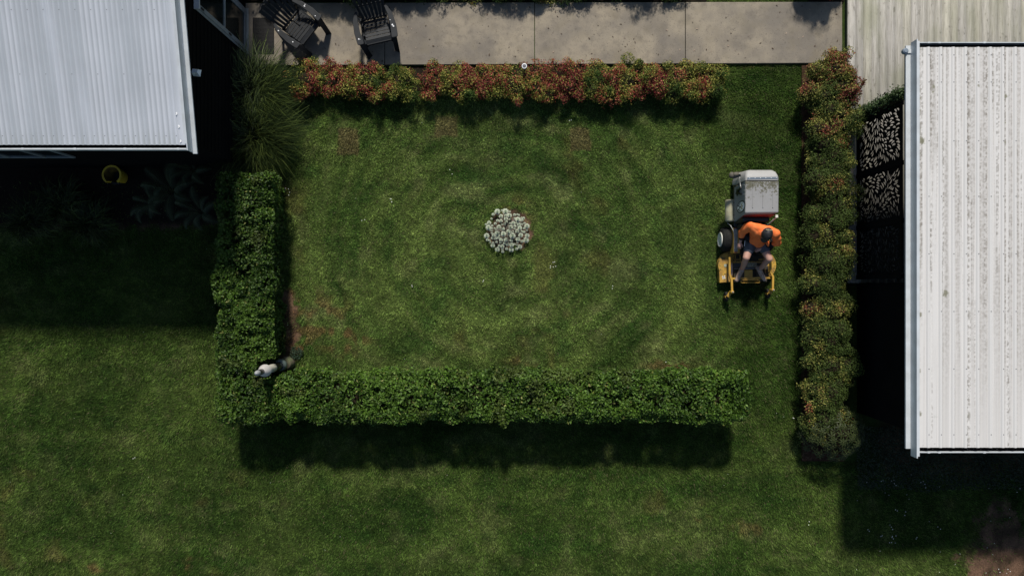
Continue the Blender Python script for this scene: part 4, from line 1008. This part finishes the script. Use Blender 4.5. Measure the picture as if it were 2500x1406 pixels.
# frame arms and caster wheels
for pts in (((1781, 628), (1781, 668), (1786, 684), (1787, 713)), ((1881, 634), (1881, 664), (1887, 676), (1886, 708))):
    ww = [P(a, b, .30) for a, b in pts]; mb = MB()
    for a, b in zip(ww[:-1], ww[1:]): mb.bar(a, b+(b-a).normalized()*.008, .038, .045)
    mb.build('frame_arm', M['yellowc'], mw, bevel=.004)
    e = ww[-1]; mb = MB(); mb.lathe([(.026, .22), (.032, .23), (.032, .335), (.022, .35), (.008, .355)], (e.x, e.y, 0), 14); mb.m = 1; mb.lathe([(.014, .356), (.012, .375)], (e.x, e.y, 0), 10)
    cw = Vector((e.x-.05, e.y-.09, 0)) if pts[0][0] < 1800 else Vector((e.x-.015, e.y-.07, 0))
    mb.m = 0; mb.bar((e.x, e.y, .225), (cw.x, cw.y, .20), .06, .02)
    for s in (-1, 1): mb.bar((cw.x+s*.04, cw.y, .2), (cw.x+s*.04, cw.y, .09), .008, .035, (0, 1, 0))
    mb.build('caster_fork', [M['yellowc'], M['steel']], mw)
    mb = MB(); mb.lathe([(.03, -.03), (.085, -.028), (.095, -.015), (.095, .015), (.085, .028), (.03, .03)], (cw.x, cw.y, .095), 22, Matrix.Rotation(R(90), 3, 'Y')); mb.build('caster_wheel', M['rubber'], mw, angle=35)
# drive wheels
wy = P(0, 585, .22).y; xo = P(1760, 0, .22).x; xe = P(1883, 0, .22).x
for s, xf in ((-1, xo), (1, xe-.0)):
    Mx = Matrix.Rotation(R(90)*s, 3, 'Y'); pr = [(.10, 0), (.12, -.012), (.165, -.008), (.205, .01), (.222, .035), (.226, .09), (.222, .145), (.205, .17), (.12, .175)]
    c = Vector((xf, wy, .225)); mb = MB(); mb.lathe([(r_, -z_) for r_, z_ in pr] if True else pr, c, 40, Mx)
    # tread blocks
    for k in range(30):
        a = 2*math.pi*k/30
        for row, zc in enumerate((.045, .075, .105, .135)):
            aa = a+(row % 2)*math.pi/30; rr_ = .2265; ctr = c+Mx @ Vector((rr_*math.cos(aa), rr_*math.sin(aa), -zc))
            rt = Mx @ Matrix.Rotation(aa, 3, 'Z'); h_ = [rt @ Vector((dx*.006, dy*.014, dz*.011)) for dx, dy, dz in ((-1,-1,-1),(1,-1,-1),(1,1,-1),(-1,1,-1),(-1,-1,1),(1,-1,1),(1,1,1),(-1,1,1))]
            mb.hexa([ctr+v_ for v_ in h_])
    ty = mb.build('wheel', M['rubber'], mw, angle=35)
    mb = MB(); mb.lathe([(.02, .016), (.05, .014), (.055, .006), (.10, .003), (.118, .010), (.134, .020), (.140, .012), (.140, -.01)], c+Mx @ Vector((0, 0, .006)), 32, Mx)
    for k in range(5): aa = 2*math.pi*k/5; mb.ell(c+Mx @ Vector((.075*math.cos(aa), .075*math.sin(aa), .008)), .009, 8, 5)
    mb.build('rim', M['rim'], ty, angle=35)
mb = MB(); mb.bar((xo+.1, wy, .225), (xe-.1, wy, .225), .06, .06); mb.build('axle', M['darksteel'], mw)
# fender arc by the left wheel
mb = MB(); pts = [P(1776, 545, .40), P(1784, 551, .46), P(1790, 562, .49), P(1793, 572, .5)]; mb.tube(pts, .008, 6); mb.build('brake_cable', M['steel'], mw)
# body: tank sides, console, engine, seat
bl, br = P(1791, 0, .5).x, P(1880, 0, .5).x; y1, y0 = P(0, 556, .5).y, P(0, 618, .5).y
mb = MB(); mb.box((bl+.10, y0-.02, .16), (br-.10, 2.2, .36)); mb.box((bl+.12, wy-.05, .3601), (br-.12, 1.5, .44)); mb.build('chassis', M['darksteel'], mw, bevel=.01)
for s, xa in ((0, bl), (1, br-.125)):
    mb = MB(); mb.box((xa, y0, .30), (xa+.125, y1, .50)); bx_ = mb.build('side_tank', M['yellowc'], mw, bevel=.012)
    mb = MB(); mb.box((xa+.006, y0+.03, .5005), (xa+.075, y1-.02, .503)); mb.build('decal', noise_mat('faded_label', (.36, .36, .33), (.16, .17, .16), 38, .5, stretch=(1.5, .5, 1)), bx_)
    mb = MB(); a = y0+.003; mb.box((xa+.015, a, .5006), (xa+.065, a+.022, .504)); mb.box((xa+.012, y1-.018, .5006), (xa+.07, y1-.004, .504)); mb.build('decal', pmat('red_label', (.28, .05, .04), .5), bx_)
mb = MB(); c = P(1845, 590, .48); mb.box((c.x-.2, c.y-.17, .43), (c.x+.2, c.y+.22, .505)); mb.box((c.x-.2, c.y+.16, .506), (c.x+.2, c.y+.24, .80), Matrix.Rotation(R(-10), 3, 'X')); mb.build('seat', pmat('black_vinyl', (.013, .013, .014), .5), mw, bevel=.03)
mb = MB(); e = P(1800, 548, .5); mb.lathe([(.05, .40), (.055, .42), (.055, .5), (.045, .51), (.03, .515), (.03, .55), (.02, .56)], (e.x-.01, e.y, 0), 16); mb.m = 1; mb.ell((e.x+.005, e.y+.03, .565), (.02, .01, .008), 8, 5); mb.build('air_filter', [M['black'], M['steel']], mw, angle=40)
# control levers in front of the seat
mb = MB(); a = P(1838, 618, .45)
for dx in (-.035, .03): mb.tube([(a.x+dx, a.y-.02, .30), (a.x+dx, a.y, .48), (a.x+dx*1.3, a.y+.03, .60)], [.008, .008, .007], 7); mb.ell((a.x+dx*1.3, a.y+.03, .61), (.016, .016, .022), 8, 6)
mb.box((a.x-.09, a.y-.05, .22), (a.x+.09, a.y+.03, .36)); mb.build('control_levers', M['black'], mw, smooth=False)
# muffler drum
ma, mbp = P(1783, 487, .46), P(1783, 541, .46); mb = MB(); L = ma.y-mbp.y
Mx = Matrix.Rotation(R(-90), 3, 'X'); mb.lathe([(.05, -L/2), (.085, -L/2+.004), (.098, -L/2+.02), (.1, -L/2+.03), (.1, L/2-.03), (.098, L/2-.02), (.085, L/2-.004), (.05, L/2)], (ma.x+.015, (ma.y+mbp.y)/2, .42), 28, Mx)
mb.build('fuel_tank', noise_mat('beige_tank', (.42, .40, .27), (.30, .27, .17), 7, .45), mw, angle=40)
mb = MB()
for py in (497, 513, 527): p0 = P(1788, py, .5); mb.tube([p0, p0+Vector((.03, .015, .02)), p0+Vector((.07, -.02, -.02))], .008, 6)
mb.build('hose', M['black'], mw)
# grass catcher
TH, BH = 1.18, .52
tw, te = P(1820, 0, TH).x, P(1902, 0, TH).x; tn, ts_ = P(0, 441, TH).y, P(0, 520, TH).y
bw_, be = P(1792, 0, BH).x, te-.03; bs = P(0, 543, BH).y; bn = tn-.02
bs_e = P(0, 528, BH).y
cat = [(bw_, bs, BH), (be, bs_e+.02, BH), (be, bn, BH), (bw_, bn, BH), (tw, ts_, TH-.01), (te, ts_+.005, TH-.01), (te, tn, TH), (tw, tn, TH)]
M['grey'] = None
def catcher_mat():
    m = noise_mat('grey_moulded_plastic', (.30, .295, .285), (.27, .265, .255), 3, .6, .35); T = m.node_tree; b = T.nodes['Principled BSDF']; src = b.inputs['Base Color'].links[0].from_socket
    g = nd(m, 'ShaderNodeNewGeometry'); sp = nd(m, 'ShaderNodeSeparateXYZ'); T.links.new(g.outputs['Position'], sp.inputs[0])
    def rng_(s, a, b_, c=0, d=1):
        r = nd(m, 'ShaderNodeMapRange'); r.inputs[1].default_value = a; r.inputs[2].default_value = b_; r.inputs[3].default_value = c; r.inputs[4].default_value = d; T.links.new(s, r.inputs[0]); return r.outputs[0]
    def mul(a, b_):
        x = nd(m, 'ShaderNodeMath', operation='MULTIPLY'); T.links.new(a, x.inputs[0]); T.links.new(b_, x.inputs[1]); return x.outputs[0]
    n = nd(m, 'ShaderNodeTexNoise'); n.inputs['Scale'].default_value = 26; n.inputs['Detail'].default_value = 8; n.inputs['Roughness'].default_value = .7
    T.links.new(g.outputs['Position'], n.inputs['Vector'])
    n2 = nd(m, 'ShaderNodeTexNoise'); n2.inputs['Scale'].default_value = 6; T.links.new(g.outputs['Position'], n2.inputs['Vector'])
    yy = rng_(sp.outputs['Y'], ts_+.02, tn, -.22, .20)
    ad = nd(m, 'ShaderNodeMath', operation='ADD'); T.links.new(n.outputs[0], ad.inputs[0]); T.links.new(yy, ad.inputs[1])
    ad2 = nd(m, 'ShaderNodeMath', operation='ADD'); T.links.new(ad.outputs[0], ad2.inputs[0]); T.links.new(rng_(n2.outputs[0], .3, .7, -.1, .1), ad2.inputs[1])
    k = mul(rng_(ad2.outputs[0], .54, .66), mul(rng_(sp.outputs['Z'], TH-.04, TH-.02), rng_(sp.outputs['Y'], tn+.012, tn+.004)))
    x = nd(m, 'ShaderNodeMix', data_type='RGBA'); T.links.new(mul(k, rng_(n2.outputs[0], 0, 1, .85, .85)), x.inputs[0]); T.links.new(src, x.inputs[6]); x.inputs[7].default_value = (.075, .07, .03, 1)
    T.links.new(x.outputs[2], b.inputs['Base Color']); return m
M['grey'] = catcher_mat()
mb = MB(); mb.hexa(cat)
hop = mb.build('grass_catcher', M['grey'], mw, bevel=.02)
# ribs on top and side, latch, emblem
mb = MB()
for px in (1838, 1863, 1887): 
    a, b = P(px, 443, TH), P(px, 507, TH); mb.bar((a.x, a.y, TH+.001), (b.x, b.y, TH-.004), .016, .010)
    mb.ell((b.x, b.y, TH), (.008, .006, .006), 8, 5)
for f_ in (.12, .28, .40):
    A = Vector(cat[3]).lerp(Vector(cat[0]), f_); B = Vector(cat[7]).lerp(Vector(cat[4]), f_); mb.bar(A.lerp(B, .12)+Vector((-.002, 0, 0)), A.lerp(B, .92)+Vector((-.002, 0, 0)), .016, .008, (1, 0, 0)) if f_ > .3 else mb.bar(A.lerp(B, .45)+Vector((-.002, 0, 0)), A.lerp(B, .92)+Vector((-.002, 0, 0)), .016, .008, (1, 0, 0))
mb.build('rib', M['grey'], hop, bevel=.003)
U = (Vector(cat[0])-Vector(cat[3])).normalized(); V = (Vector(cat[7])-Vector(cat[3])).normalized(); Nn = V.cross(U).normalized()
if Nn.x > 0: Nn = -Nn
def on_side(px, py):                                   # point on the west face seen at a pixel
    d = Vector(((px-1250)/F, (703-py)/F, -1)); o = Vector((0, 0, HC)); t = (Vector(cat[3])-o).dot(Nn)/d.dot(Nn); return o+d*t
ec = on_side(1809.5, 505)
def shape(pts, off, name, mat, par):
    mb = MB(); mb.add([ec+U*u+V*v_+Nn*off for u, v_ in pts], [list(range(len(pts)))]); return mb.build(name, mat, par)
el = lambda a, b: [(a*math.cos(t*math.pi/16), b*math.sin(t*math.pi/16)) for t in range(32)]
bk = pmat('emblem_black', (.01, .01, .01), .5); whm = pmat('emblem_white', (.92, .92, .9), .5); gold = pmat('emblem_gold', (.5, .3, .04), .5)
em = shape(el(.108, .25), .003, 'emblem', bk, hop); shape(el(.086, .205), .005, 'emblem_field', whm, em)
def zig(v0, v1, th_, half, n_):                          # a W shaped stroke: U runs to the reader's right, V is up
    top = []; 
    xs_ = [-half+2*half*k/n_ for k in range(n_+1)]
    up_ = [(x_, v1 if k % 2 == 0 else v0) for k, x_ in enumerate(xs_)]
    return up_+[(x_, v_-th_) for x_, v_ in up_[::-1]]
def strip(pts_, off, name, mat):
    n_ = len(pts_)//2; mb = MB()
    for i in range(n_-1):
        a, b, c_, d = pts_[i], pts_[i+1], pts_[-2-i], pts_[-1-i]; mb.add([ec+U*p_[0]+V*p_[1]+Nn*off for p_ in (a, b, c_, d)], [(0, 1, 2, 3)])
    return mb.build(name, mat, em)
strip(zig(-.12, .03, .075, .072, 4), .007, 'emblem_letter', bk); strip(zig(.04, .12, .045, .055, 4), .007, 'emblem_peak', gold)
lc = on_side(1801, 470); mb = MB()
st_ = []
for k in range(9): a = R(k*40+15); r_ = (.10, .055)[k % 2]; st_.append(lc+V*r_*1.1*math.cos(a)+U*r_*.75*math.sin(a))
mb.add([p_+Nn*.012 for p_ in st_], [list(range(9))]); mb.add([p_+Nn*.002 for p_ in st_], [list(range(9))])
p0 = on_side(1809, 428); p1 = on_side(1810, 462); mb.bar(lc+Nn*.02, on_side(1812, 458)+Nn*.02, .03, .02, Nn); mb.bar(lc+Nn*.02, on_side(1812, 474)+Nn*.02, .03, .02, Nn)
mb.build('latch', M['black'], hop)
mb = MB(); mb.bar(on_side(1809, 432)+Nn*.02, on_side(1811, 456)+Nn*.02, .018, .018, Nn); mb.build('latch_rod', M['steel'], hop)
# rear door: domed
mb = MB(); y_a = tn+.003; rings = []
z0_, z1_ = .55, TH-.0
def ring(y_, inx, zt_, zb_, n_=6):
    xl, xr_ = tw+inx-.06*(1-0), te-inx; pts_ = []; r_ = .05
    for (cx_, cz_, a0_) in ((xl+r_+.0, zb_+r_, 180), (xr_-r_, zb_+r_, 270), (xr_-r_, zt_-r_, 0), (xl+r_+.06, zt_-r_, 90)):
        for k in range(n_): a = R(a0_+90*k/(n_-1)); pts_.append(Vector((cx_+r_*math.cos(a), y_, cz_+r_*math.sin(a))))
    return pts_
prof_ = ((y_a, .0, TH+.012, .6), (y_a+.05, .0, TH+.012, .6), (y_a+.09, .006, TH, .62), (y_a+.16, .03, TH-.04, .66), (y_a+.20, .07, TH-.10, .72), (y_a+.21, .14, TH-.2, .82))
vs_ = []; fs_ = []; n_ = 24
for pr_ in prof_: vs_ += ring(*pr_)
for i in range(len(prof_)-1):
    for k in range(n_): fs_.append((i*n_+k, i*n_+(k+1) % n_, (i+1)*n_+(k+1) % n_, (i+1)*n_+k))
fs_ += [list(range(n_)), list(range((len(prof_)-1)*n_, len(prof_)*n_))[::-1]]
mb.add(vs_, fs_); door_ = mb.build('rear_door', noise_mat('pale_grey_plastic', (.36, .35, .33), (.31, .305, .285), 4, .55), hop, angle=35)
mb = MB(); a, b = P(1825, 436, TH+.02), P(1899, 431, TH+.02); mb.hexa([(a.x, a.y-.015, TH+.013), (b.x, a.y-.005, TH+.013), (b.x, a.y+.03, TH+.013), (a.x, a.y+.02, TH+.013), (a.x, a.y-.015, TH+.018), (b.x, a.y-.005, TH+.018), (b.x, a.y+.03, TH+.018), (a.x, a.y+.02, TH+.018)])
mb.build('hinge_strip', pmat('blue_grey_hinge', (.15, .18, .21), .4), door_)
mb = MB()
for k in range(6): mb.ell((a.x+.04+k*(b.x-a.x-.06)/5, a.y+.006+.002*k, TH+.019), (.007, .007, .003), 8, 4)
mb.build('rivet', whm, door_)
mb = MB(); s1, s2 = P(1791, 434, TH-.1), P(1808, 428, TH-.02); mb.bar(s1, s2, .045, .03); mb.build('side_hinge', M['black'], door_)
mb = MB(); c = P(1787, 428, .9); mb.ell(c, (.055, .06, .05), 14, 9); mb.ell(c+Vector((.06, .01, .03)), (.06, .045, .04), 12, 8); mb.build('blower_elbow', noise_mat('dusty_brown', (.13, .115, .09), (.08, .07, .05), 12, .7), mw, smooth=True)
mb = MB(); a = P(1904, 465, TH-.1); mb.box((te+.001, a.y-.02, TH-.16), (te+.018, a.y+.02, TH-.10)); mb.bar((te+.004, P(0, 443, TH).y, TH-.08), (te+.004, P(0, 458, TH).y, TH-.12), .008, .008); mb.build('latch', M['black'], hop)
# red engine housing under the catcher's front edge, black fan shroud
mb = MB(); r0 = P(1824, 523, .80); r1 = P(1898, 536, .80)
mb.hexa([(bw_+.03, bs-.06, .40), (be-.02, bs-.04, .40), (be-.02, bs+.2, .40), (bw_+.03, bs+.2, .40), (tw+.02, ts_-.015, TH-.12), (te-.02, ts_-.02, TH-.12), (te-.02, ts_+.02, TH-.10), (tw+.02, ts_+.02, TH-.10)])
mb.build('red_panel', noise_mat('red_paint', (.32, .045, .035), (.2, .03, .025), 8, .5), mw, bevel=.01)
mb = MB(); c = Vector(((tw+te)/2, ts_-.12, 0)); mb.box((tw+.03, ts_-.14, .45), (te-.08, ts_-.045, .95)); mb.box((tw+.06, ts_-.24, .40), (te-.06, ts_-.141, .80)); mb.build('engine_shroud', pmat('shroud_black', (.01, .01, .011), .5), mw, bevel=.025)
mb = MB(); a = P(1897, 527, .95); mb.box((a.x-.02, a.y-.03, .90), (a.x+.025, a.y+.02, .94)); mb.bar(a+Vector((0, -.02, -.02)), (a.x-.06, a.y-.16, .6), .02, .02); mb.build('bracket', M['rim'], mw)
# deck stickers and disc
mb = MB(); c = P(1767, 677, zt+.004)
for k in range(4): a = R(45+k*90+8); d = Vector((math.cos(a), math.sin(a), 0)); s_ = Vector((-d.y, d.x, 0)); mb.add([c+s_*.008-d*.002, c+d*.038+s_*.012, c+d*.038-s_*.010, c-s_*.008-d*.002], [(0, 1, 2, 3)])
mb.build('decal', pmat('white_decal', (.6, .6, .55), .6), mw)
mb = MB(); c = P(1771, 648, zt+.002); mb.lathe([(.018, .0), (.03, 0), (.03, .004), (.018, .004)], c, 18); mb.build('decal', pmat('worn_label', (.3, .33, .24), .6), mw)
mb = MB(); c = P(1787, 657, .2); mb.ell(c, (.02, .13, .015), 14, 6); mb.build('idler_guard', pmat('pale_pink_guard', (.5, .38, .34), .6), mw)

# ---------------------------------------------------------------- person on the mower
hip = P(1846, 588, .60)
pe = thing('person', 'person in an orange work shirt, dark shorts and black cap sitting on the mower', 'person', (hip.x, hip.y, .5))
M['skin'] = noise_mat('skin', (.52, .30, .225), (.44, .235, .17), 7, .55)
M['orange'] = noise_mat('hi_vis_orange', (.93, .235, .065), (.86, .175, .04), 9, .8, .2)
M['navy'] = pmat('black_cloth', (.010, .011, .015), .85, .2)
M['shorts'] = noise_mat('grey_shorts', (.105, .112, .125), (.075, .082, .095), 14, .85, .2)
nb = P(1867, 561, .99); hd = P(1872, 570, 1.12)
shL, shR = P(1831, 551, .97), P(1893, 570, .95)          # image left / image right shoulder
elL, haL = P(1812, 566, .80), P(1807, 591, .68)
elR, haR = P(1898, 592, .72), P(1860, 606, .66)
kL, kR = P(1822, 629, .66), P(1878, 632, .66)
aL, aR = P(1811, 661, .35), P(1855, 658, .35)
tL, tR = P(1799, 684, .29), P(1866, 682, .29)
hL, hR = hip+Vector((-.095, -.03, .0)), hip+Vector((.10, -.03, 0))
b = MB()
b.limb([hip, P(1852, 578, .78), P(1860, 567, .92)], [.14, .135, .125])
b.limb([nb, hd+Vector((0, .02, -.03))], [.062, .058])
b.limb([shL, elL, haL], [.056, .044, .028]); b.limb([shR, elR, haR], [.056, .044, .028]); b.limb([shL, nb, shR], [.055, .06, .055])
b.limb([hL, kL], [.095, .066]); b.limb([kL, kL.lerp(aL, .4), aL], [.060, .056, .036]); b.limb([hR, kR], [.095, .066]); b.limb([kR, kR.lerp(aR, .4), aR], [.060, .056, .036])
# head facing down and forward (-y)
face = Vector((-.05, -.75, -.66)).normalized(); side = face.cross(Vector((0, 0, 1))).normalized(); crown = side.cross(face).normalized()
Mh = Matrix((side, -face, crown)).transposed()
b.ell(hd, (.077, .098, .112), 20, 14, Mh); b.ell(hd+face*.035-crown*.05, (.058, .062, .06), 14, 10, Mh)
b.ell(hd+face*.102-crown*.018, (.013, .02, .022), 8, 6, Mh)
for s in (-1, 1): b.ell(hd+side*s*.082-crown*.01-face*.005, (.012, .022, .032), 8, 6, Mh)
# hands with fingers curled
def hand(w_, d, thumb, grip):
    d = Vector(d).normalized(); n = Vector(grip).normalized(); s = d.cross(n).normalized()*thumb
    palm = w_+d*.045; b.limb([w_, palm, w_+d*.08], [.026, .030, .028]); b.limb([w_+d*.05+s*.02, w_+d*.05-s*.02], [.022, .022])
    for k, (off, L) in enumerate(((.030, .072), (.011, .080), (-.009, .076), (-.028, .060))):
        r0_ = w_+d*.080+s*off; r1_ = r0_+d*L*.40+n*.008; r2_ = r1_+d*L*.16+n*L*.34; r3_ = r2_-d*L*.18+n*L*.22
        b.limb([r0_, r1_, r2_, r3_], [.0105, .0098, .009, .0078])
    t0 = w_+d*.03+s*.028; t1 = t0+d*.03+s*.028+n*.010; b.limb([t0, t1, t1+d*.03+n*.018], [.014, .011, .009])
hand(haL, (-.1, -1, -.25), 1, (.35, 0, -1)); hand(haR, (-.9, -.35, -.2), -1, (0, -.2, -1))
body = remeshed(b, 'body', M['skin'], pe, .0065, 3)
# shirt
b = MB(); chest = P(1861, 565, .93); belly = P(1850, 582, .74)
b.ell(belly, (.17, .135, .15), 16, 10); b.ell(chest, (.185, .125, .14), 16, 10, Matrix.Rotation(R(-15), 3, 'Z')); b.ell(belly.lerp(chest, .5), (.178, .135, .14), 16, 10)
b.limb([shL, nb, shR], [.078, .085, .078]); b.limb([shL, elL, elL.lerp(haL, .42)], [.083, .066, .054]); b.limb([shR, elR, elR.lerp(haR, .30)], [.085, .068, .056])
b.limb([chest+Vector((-.12, 0, 0)), shL], [.10, .08]); b.limb([chest+Vector((.12, 0, 0)), shR], [.11, .08])
b.limb([belly, P(1853, 592, .72)], [.13, .10])
remeshed(b, 'shirt', M['orange'], pe, .009, 3, (.016, 11))
b = MB(); b.limb([elL.lerp(haL, .46), elL.lerp(haL, .60)], [.050, .046]); b.limb([elR.lerp(haR, .33), elR.lerp(haR, .72)], [.054, .044])
b.ell(P(1849, 588, .665), (.165, .095, .08), 14, 9); b.limb([P(1820, 575, .75), P(1832, 586, .7)], [.05, .06]); b.limb([P(1872, 590, .74), P(1876, 599, .70)], [.05, .045])
remeshed(b, 'shirt_hem', M['navy'], pe, .010, 4, (.004, 16))
b = MB(); b.ell(hip+Vector((0, 0, -.005)), (.185, .13, .10), 16, 10); b.limb([hL, hL.lerp(kL, .52)], [.115, .098]); b.limb([hR, hR.lerp(kR, .42)], [.115, .098])
remeshed(b, 'shorts', M['shorts'], pe, .010, 4, (.006, 15))
mb = MB(); a = P(1819, 593, .72); mb.bar(a+Vector((0, .04, -.002)), a+Vector((-.01, -.06, -.002)), .007, .004); mb.build('shorts_stripe', whm, pe)
# collar
mb = MB(); mb.tube([nb+Vector((.06*math.cos(t), .06*math.sin(t)+.0, .045)) for t in [k*math.pi/8 for k in range(17)]], .014, 8, False); mb.tube([P(1873, 592, .95), P(1876, 601, .86)], [.035, .012], 8); mb.build('collar', M['orange'], pe, smooth=True)
# cap: dome, brim, button, pale panel
mb = MB(); vs_ = []; fs_ = []; n_ = 26; m_ = 9
cd = (crown*.9-face*.15).normalized(); cs_ = side; cf = cs_.cross(cd).normalized()*-1
if cf.dot(face) < 0: cf = -cf
c0 = hd+cd*.012
for i in range(m_):
    a = (math.pi/2)*(1-i/(m_-1)); 
    for k in range(n_):
        t = 2*math.pi*k/n_; rx_, ry_ = .100, .122
        vs_.append(c0+cs_*rx_*math.cos(t)*math.sin(a)+cf*ry_*math.sin(t)*math.sin(a)+cd*(.125*math.cos(a)*1.0))
for i in range(m_-1):
    for k in range(n_): fs_.append((i*n_+k, i*n_+(k+1) % n_, (i+1)*n_+(k+1) % n_, (i+1)*n_+k))
mb.add(vs_, fs_); capo = mb.build('cap', noise_mat('black_cap', (.012, .012, .013), (.02, .02, .02), 12, .6), pe, smooth=True)
s = capo.modifiers.new('s', 'SOLIDIFY'); s.thickness = .004
mb = MB(); vs_ = []; fs_ = []
for i in range(5):
    r_ = i/4
    for k in range(11):
        t = R(180*k/10); x_ = .082*math.cos(t); y_ = .108*math.sin(t)**.7 if 0 < k < 10 else 0
        vs_.append(c0+cs_*x_*(1-.06*r_)+cf*(.085+y_*.0+.080*r_*math.sin(t)**.6+.02*math.sin(t) if 0 < k < 10 else .085)+cd*(.012-.02*r_-.012*abs(math.cos(t))))
for i in range(4):
    for k in range(10): fs_.append((i*11+k, i*11+k+1, (i+1)*11+k+1, (i+1)*11+k))
mb.add(vs_, fs_); br_ = mb.build('brim', pmat('brim_black', (.013, .013, .014), .55), capo, smooth=True); s = br_.modifiers.new('s', 'SOLIDIFY'); s.thickness = .004
mb = MB(); mb.ell(c0+cd*.127, (.008, .008, .005), 8, 5); mb.build('button', M['navy'], capo)
hb = c0-cf*.105+cd*.055; mb = MB()
for dx in (-.045, -.02, .01, .035, .05): mb.ell(hb+cs_*dx+cd*random.uniform(-.01, .012), (.016, .010, .012), 8, 6)
mb.build('hair', pmat('fair_hair', (.42, .33, .18), .7), pe, smooth=True)
# glasses-free face details: eyes and mouth under the brim
mb = MB()
for s in (-1, 1): mb.ell(hd+face*.088+side*s*.031+crown*.012, (.012, .006, .008), 8, 6, Mh)
mb.build('eyes', whm, pe, smooth=True)
mb = MB(); mb.ell(hd+face*.098-crown*.052, (.024, .005, .006), 8, 6, Mh); mb.build('mouth', pmat('lips', (.25, .08, .07), .6), pe, smooth=True)
# socks and boots
for a, k_, t_ in ((aL, kL, tL), (aR, kR, tR)):
    b = MB(); b.limb([a.lerp(k_, .12), a-Vector((0, 0, .02))], [.041, .043]); remeshed(b, 'sock', noise_mat('grey_sock', (.26, .29, .31), (.2, .22, .24), 30, .9), pe, .007, 3, (.003, 40))
    b = MB(); heel = Vector((a.x, a.y, .295)); heel += (heel-t_).normalized()*.035; toe = Vector((t_.x, t_.y, .29)); b.limb([a-Vector((0, 0, .015)), heel+Vector((0, 0, .015))], [.050, .048]); b.limb([heel, heel.lerp(toe, .6), toe], [.040, .048, .038]); b.limb([a, heel.lerp(toe, .6)], [.044, .044])
    bt = remeshed(b, 'boot', noise_mat('dusty_boot', (.46, .36, .29), (.27, .18, .13), 26, .85), pe, .008, 3, (.003, 30))
    mb = MB(); d = (toe-heel).normalized(); s_ = Vector((-d.y, d.x, 0)).normalized(); pl = []
    for k in range(16): t = 2*math.pi*k/16; c_ = heel.lerp(toe, .5); pl.append((c_.x+d.x*.135*math.cos(t)+s_.x*.044*math.sin(t), c_.y+d.y*.135*math.cos(t)+s_.y*.044*math.sin(t)))
    mb.prism(pl, .263, .272); mb.build('sole', M['rubber'], bt)
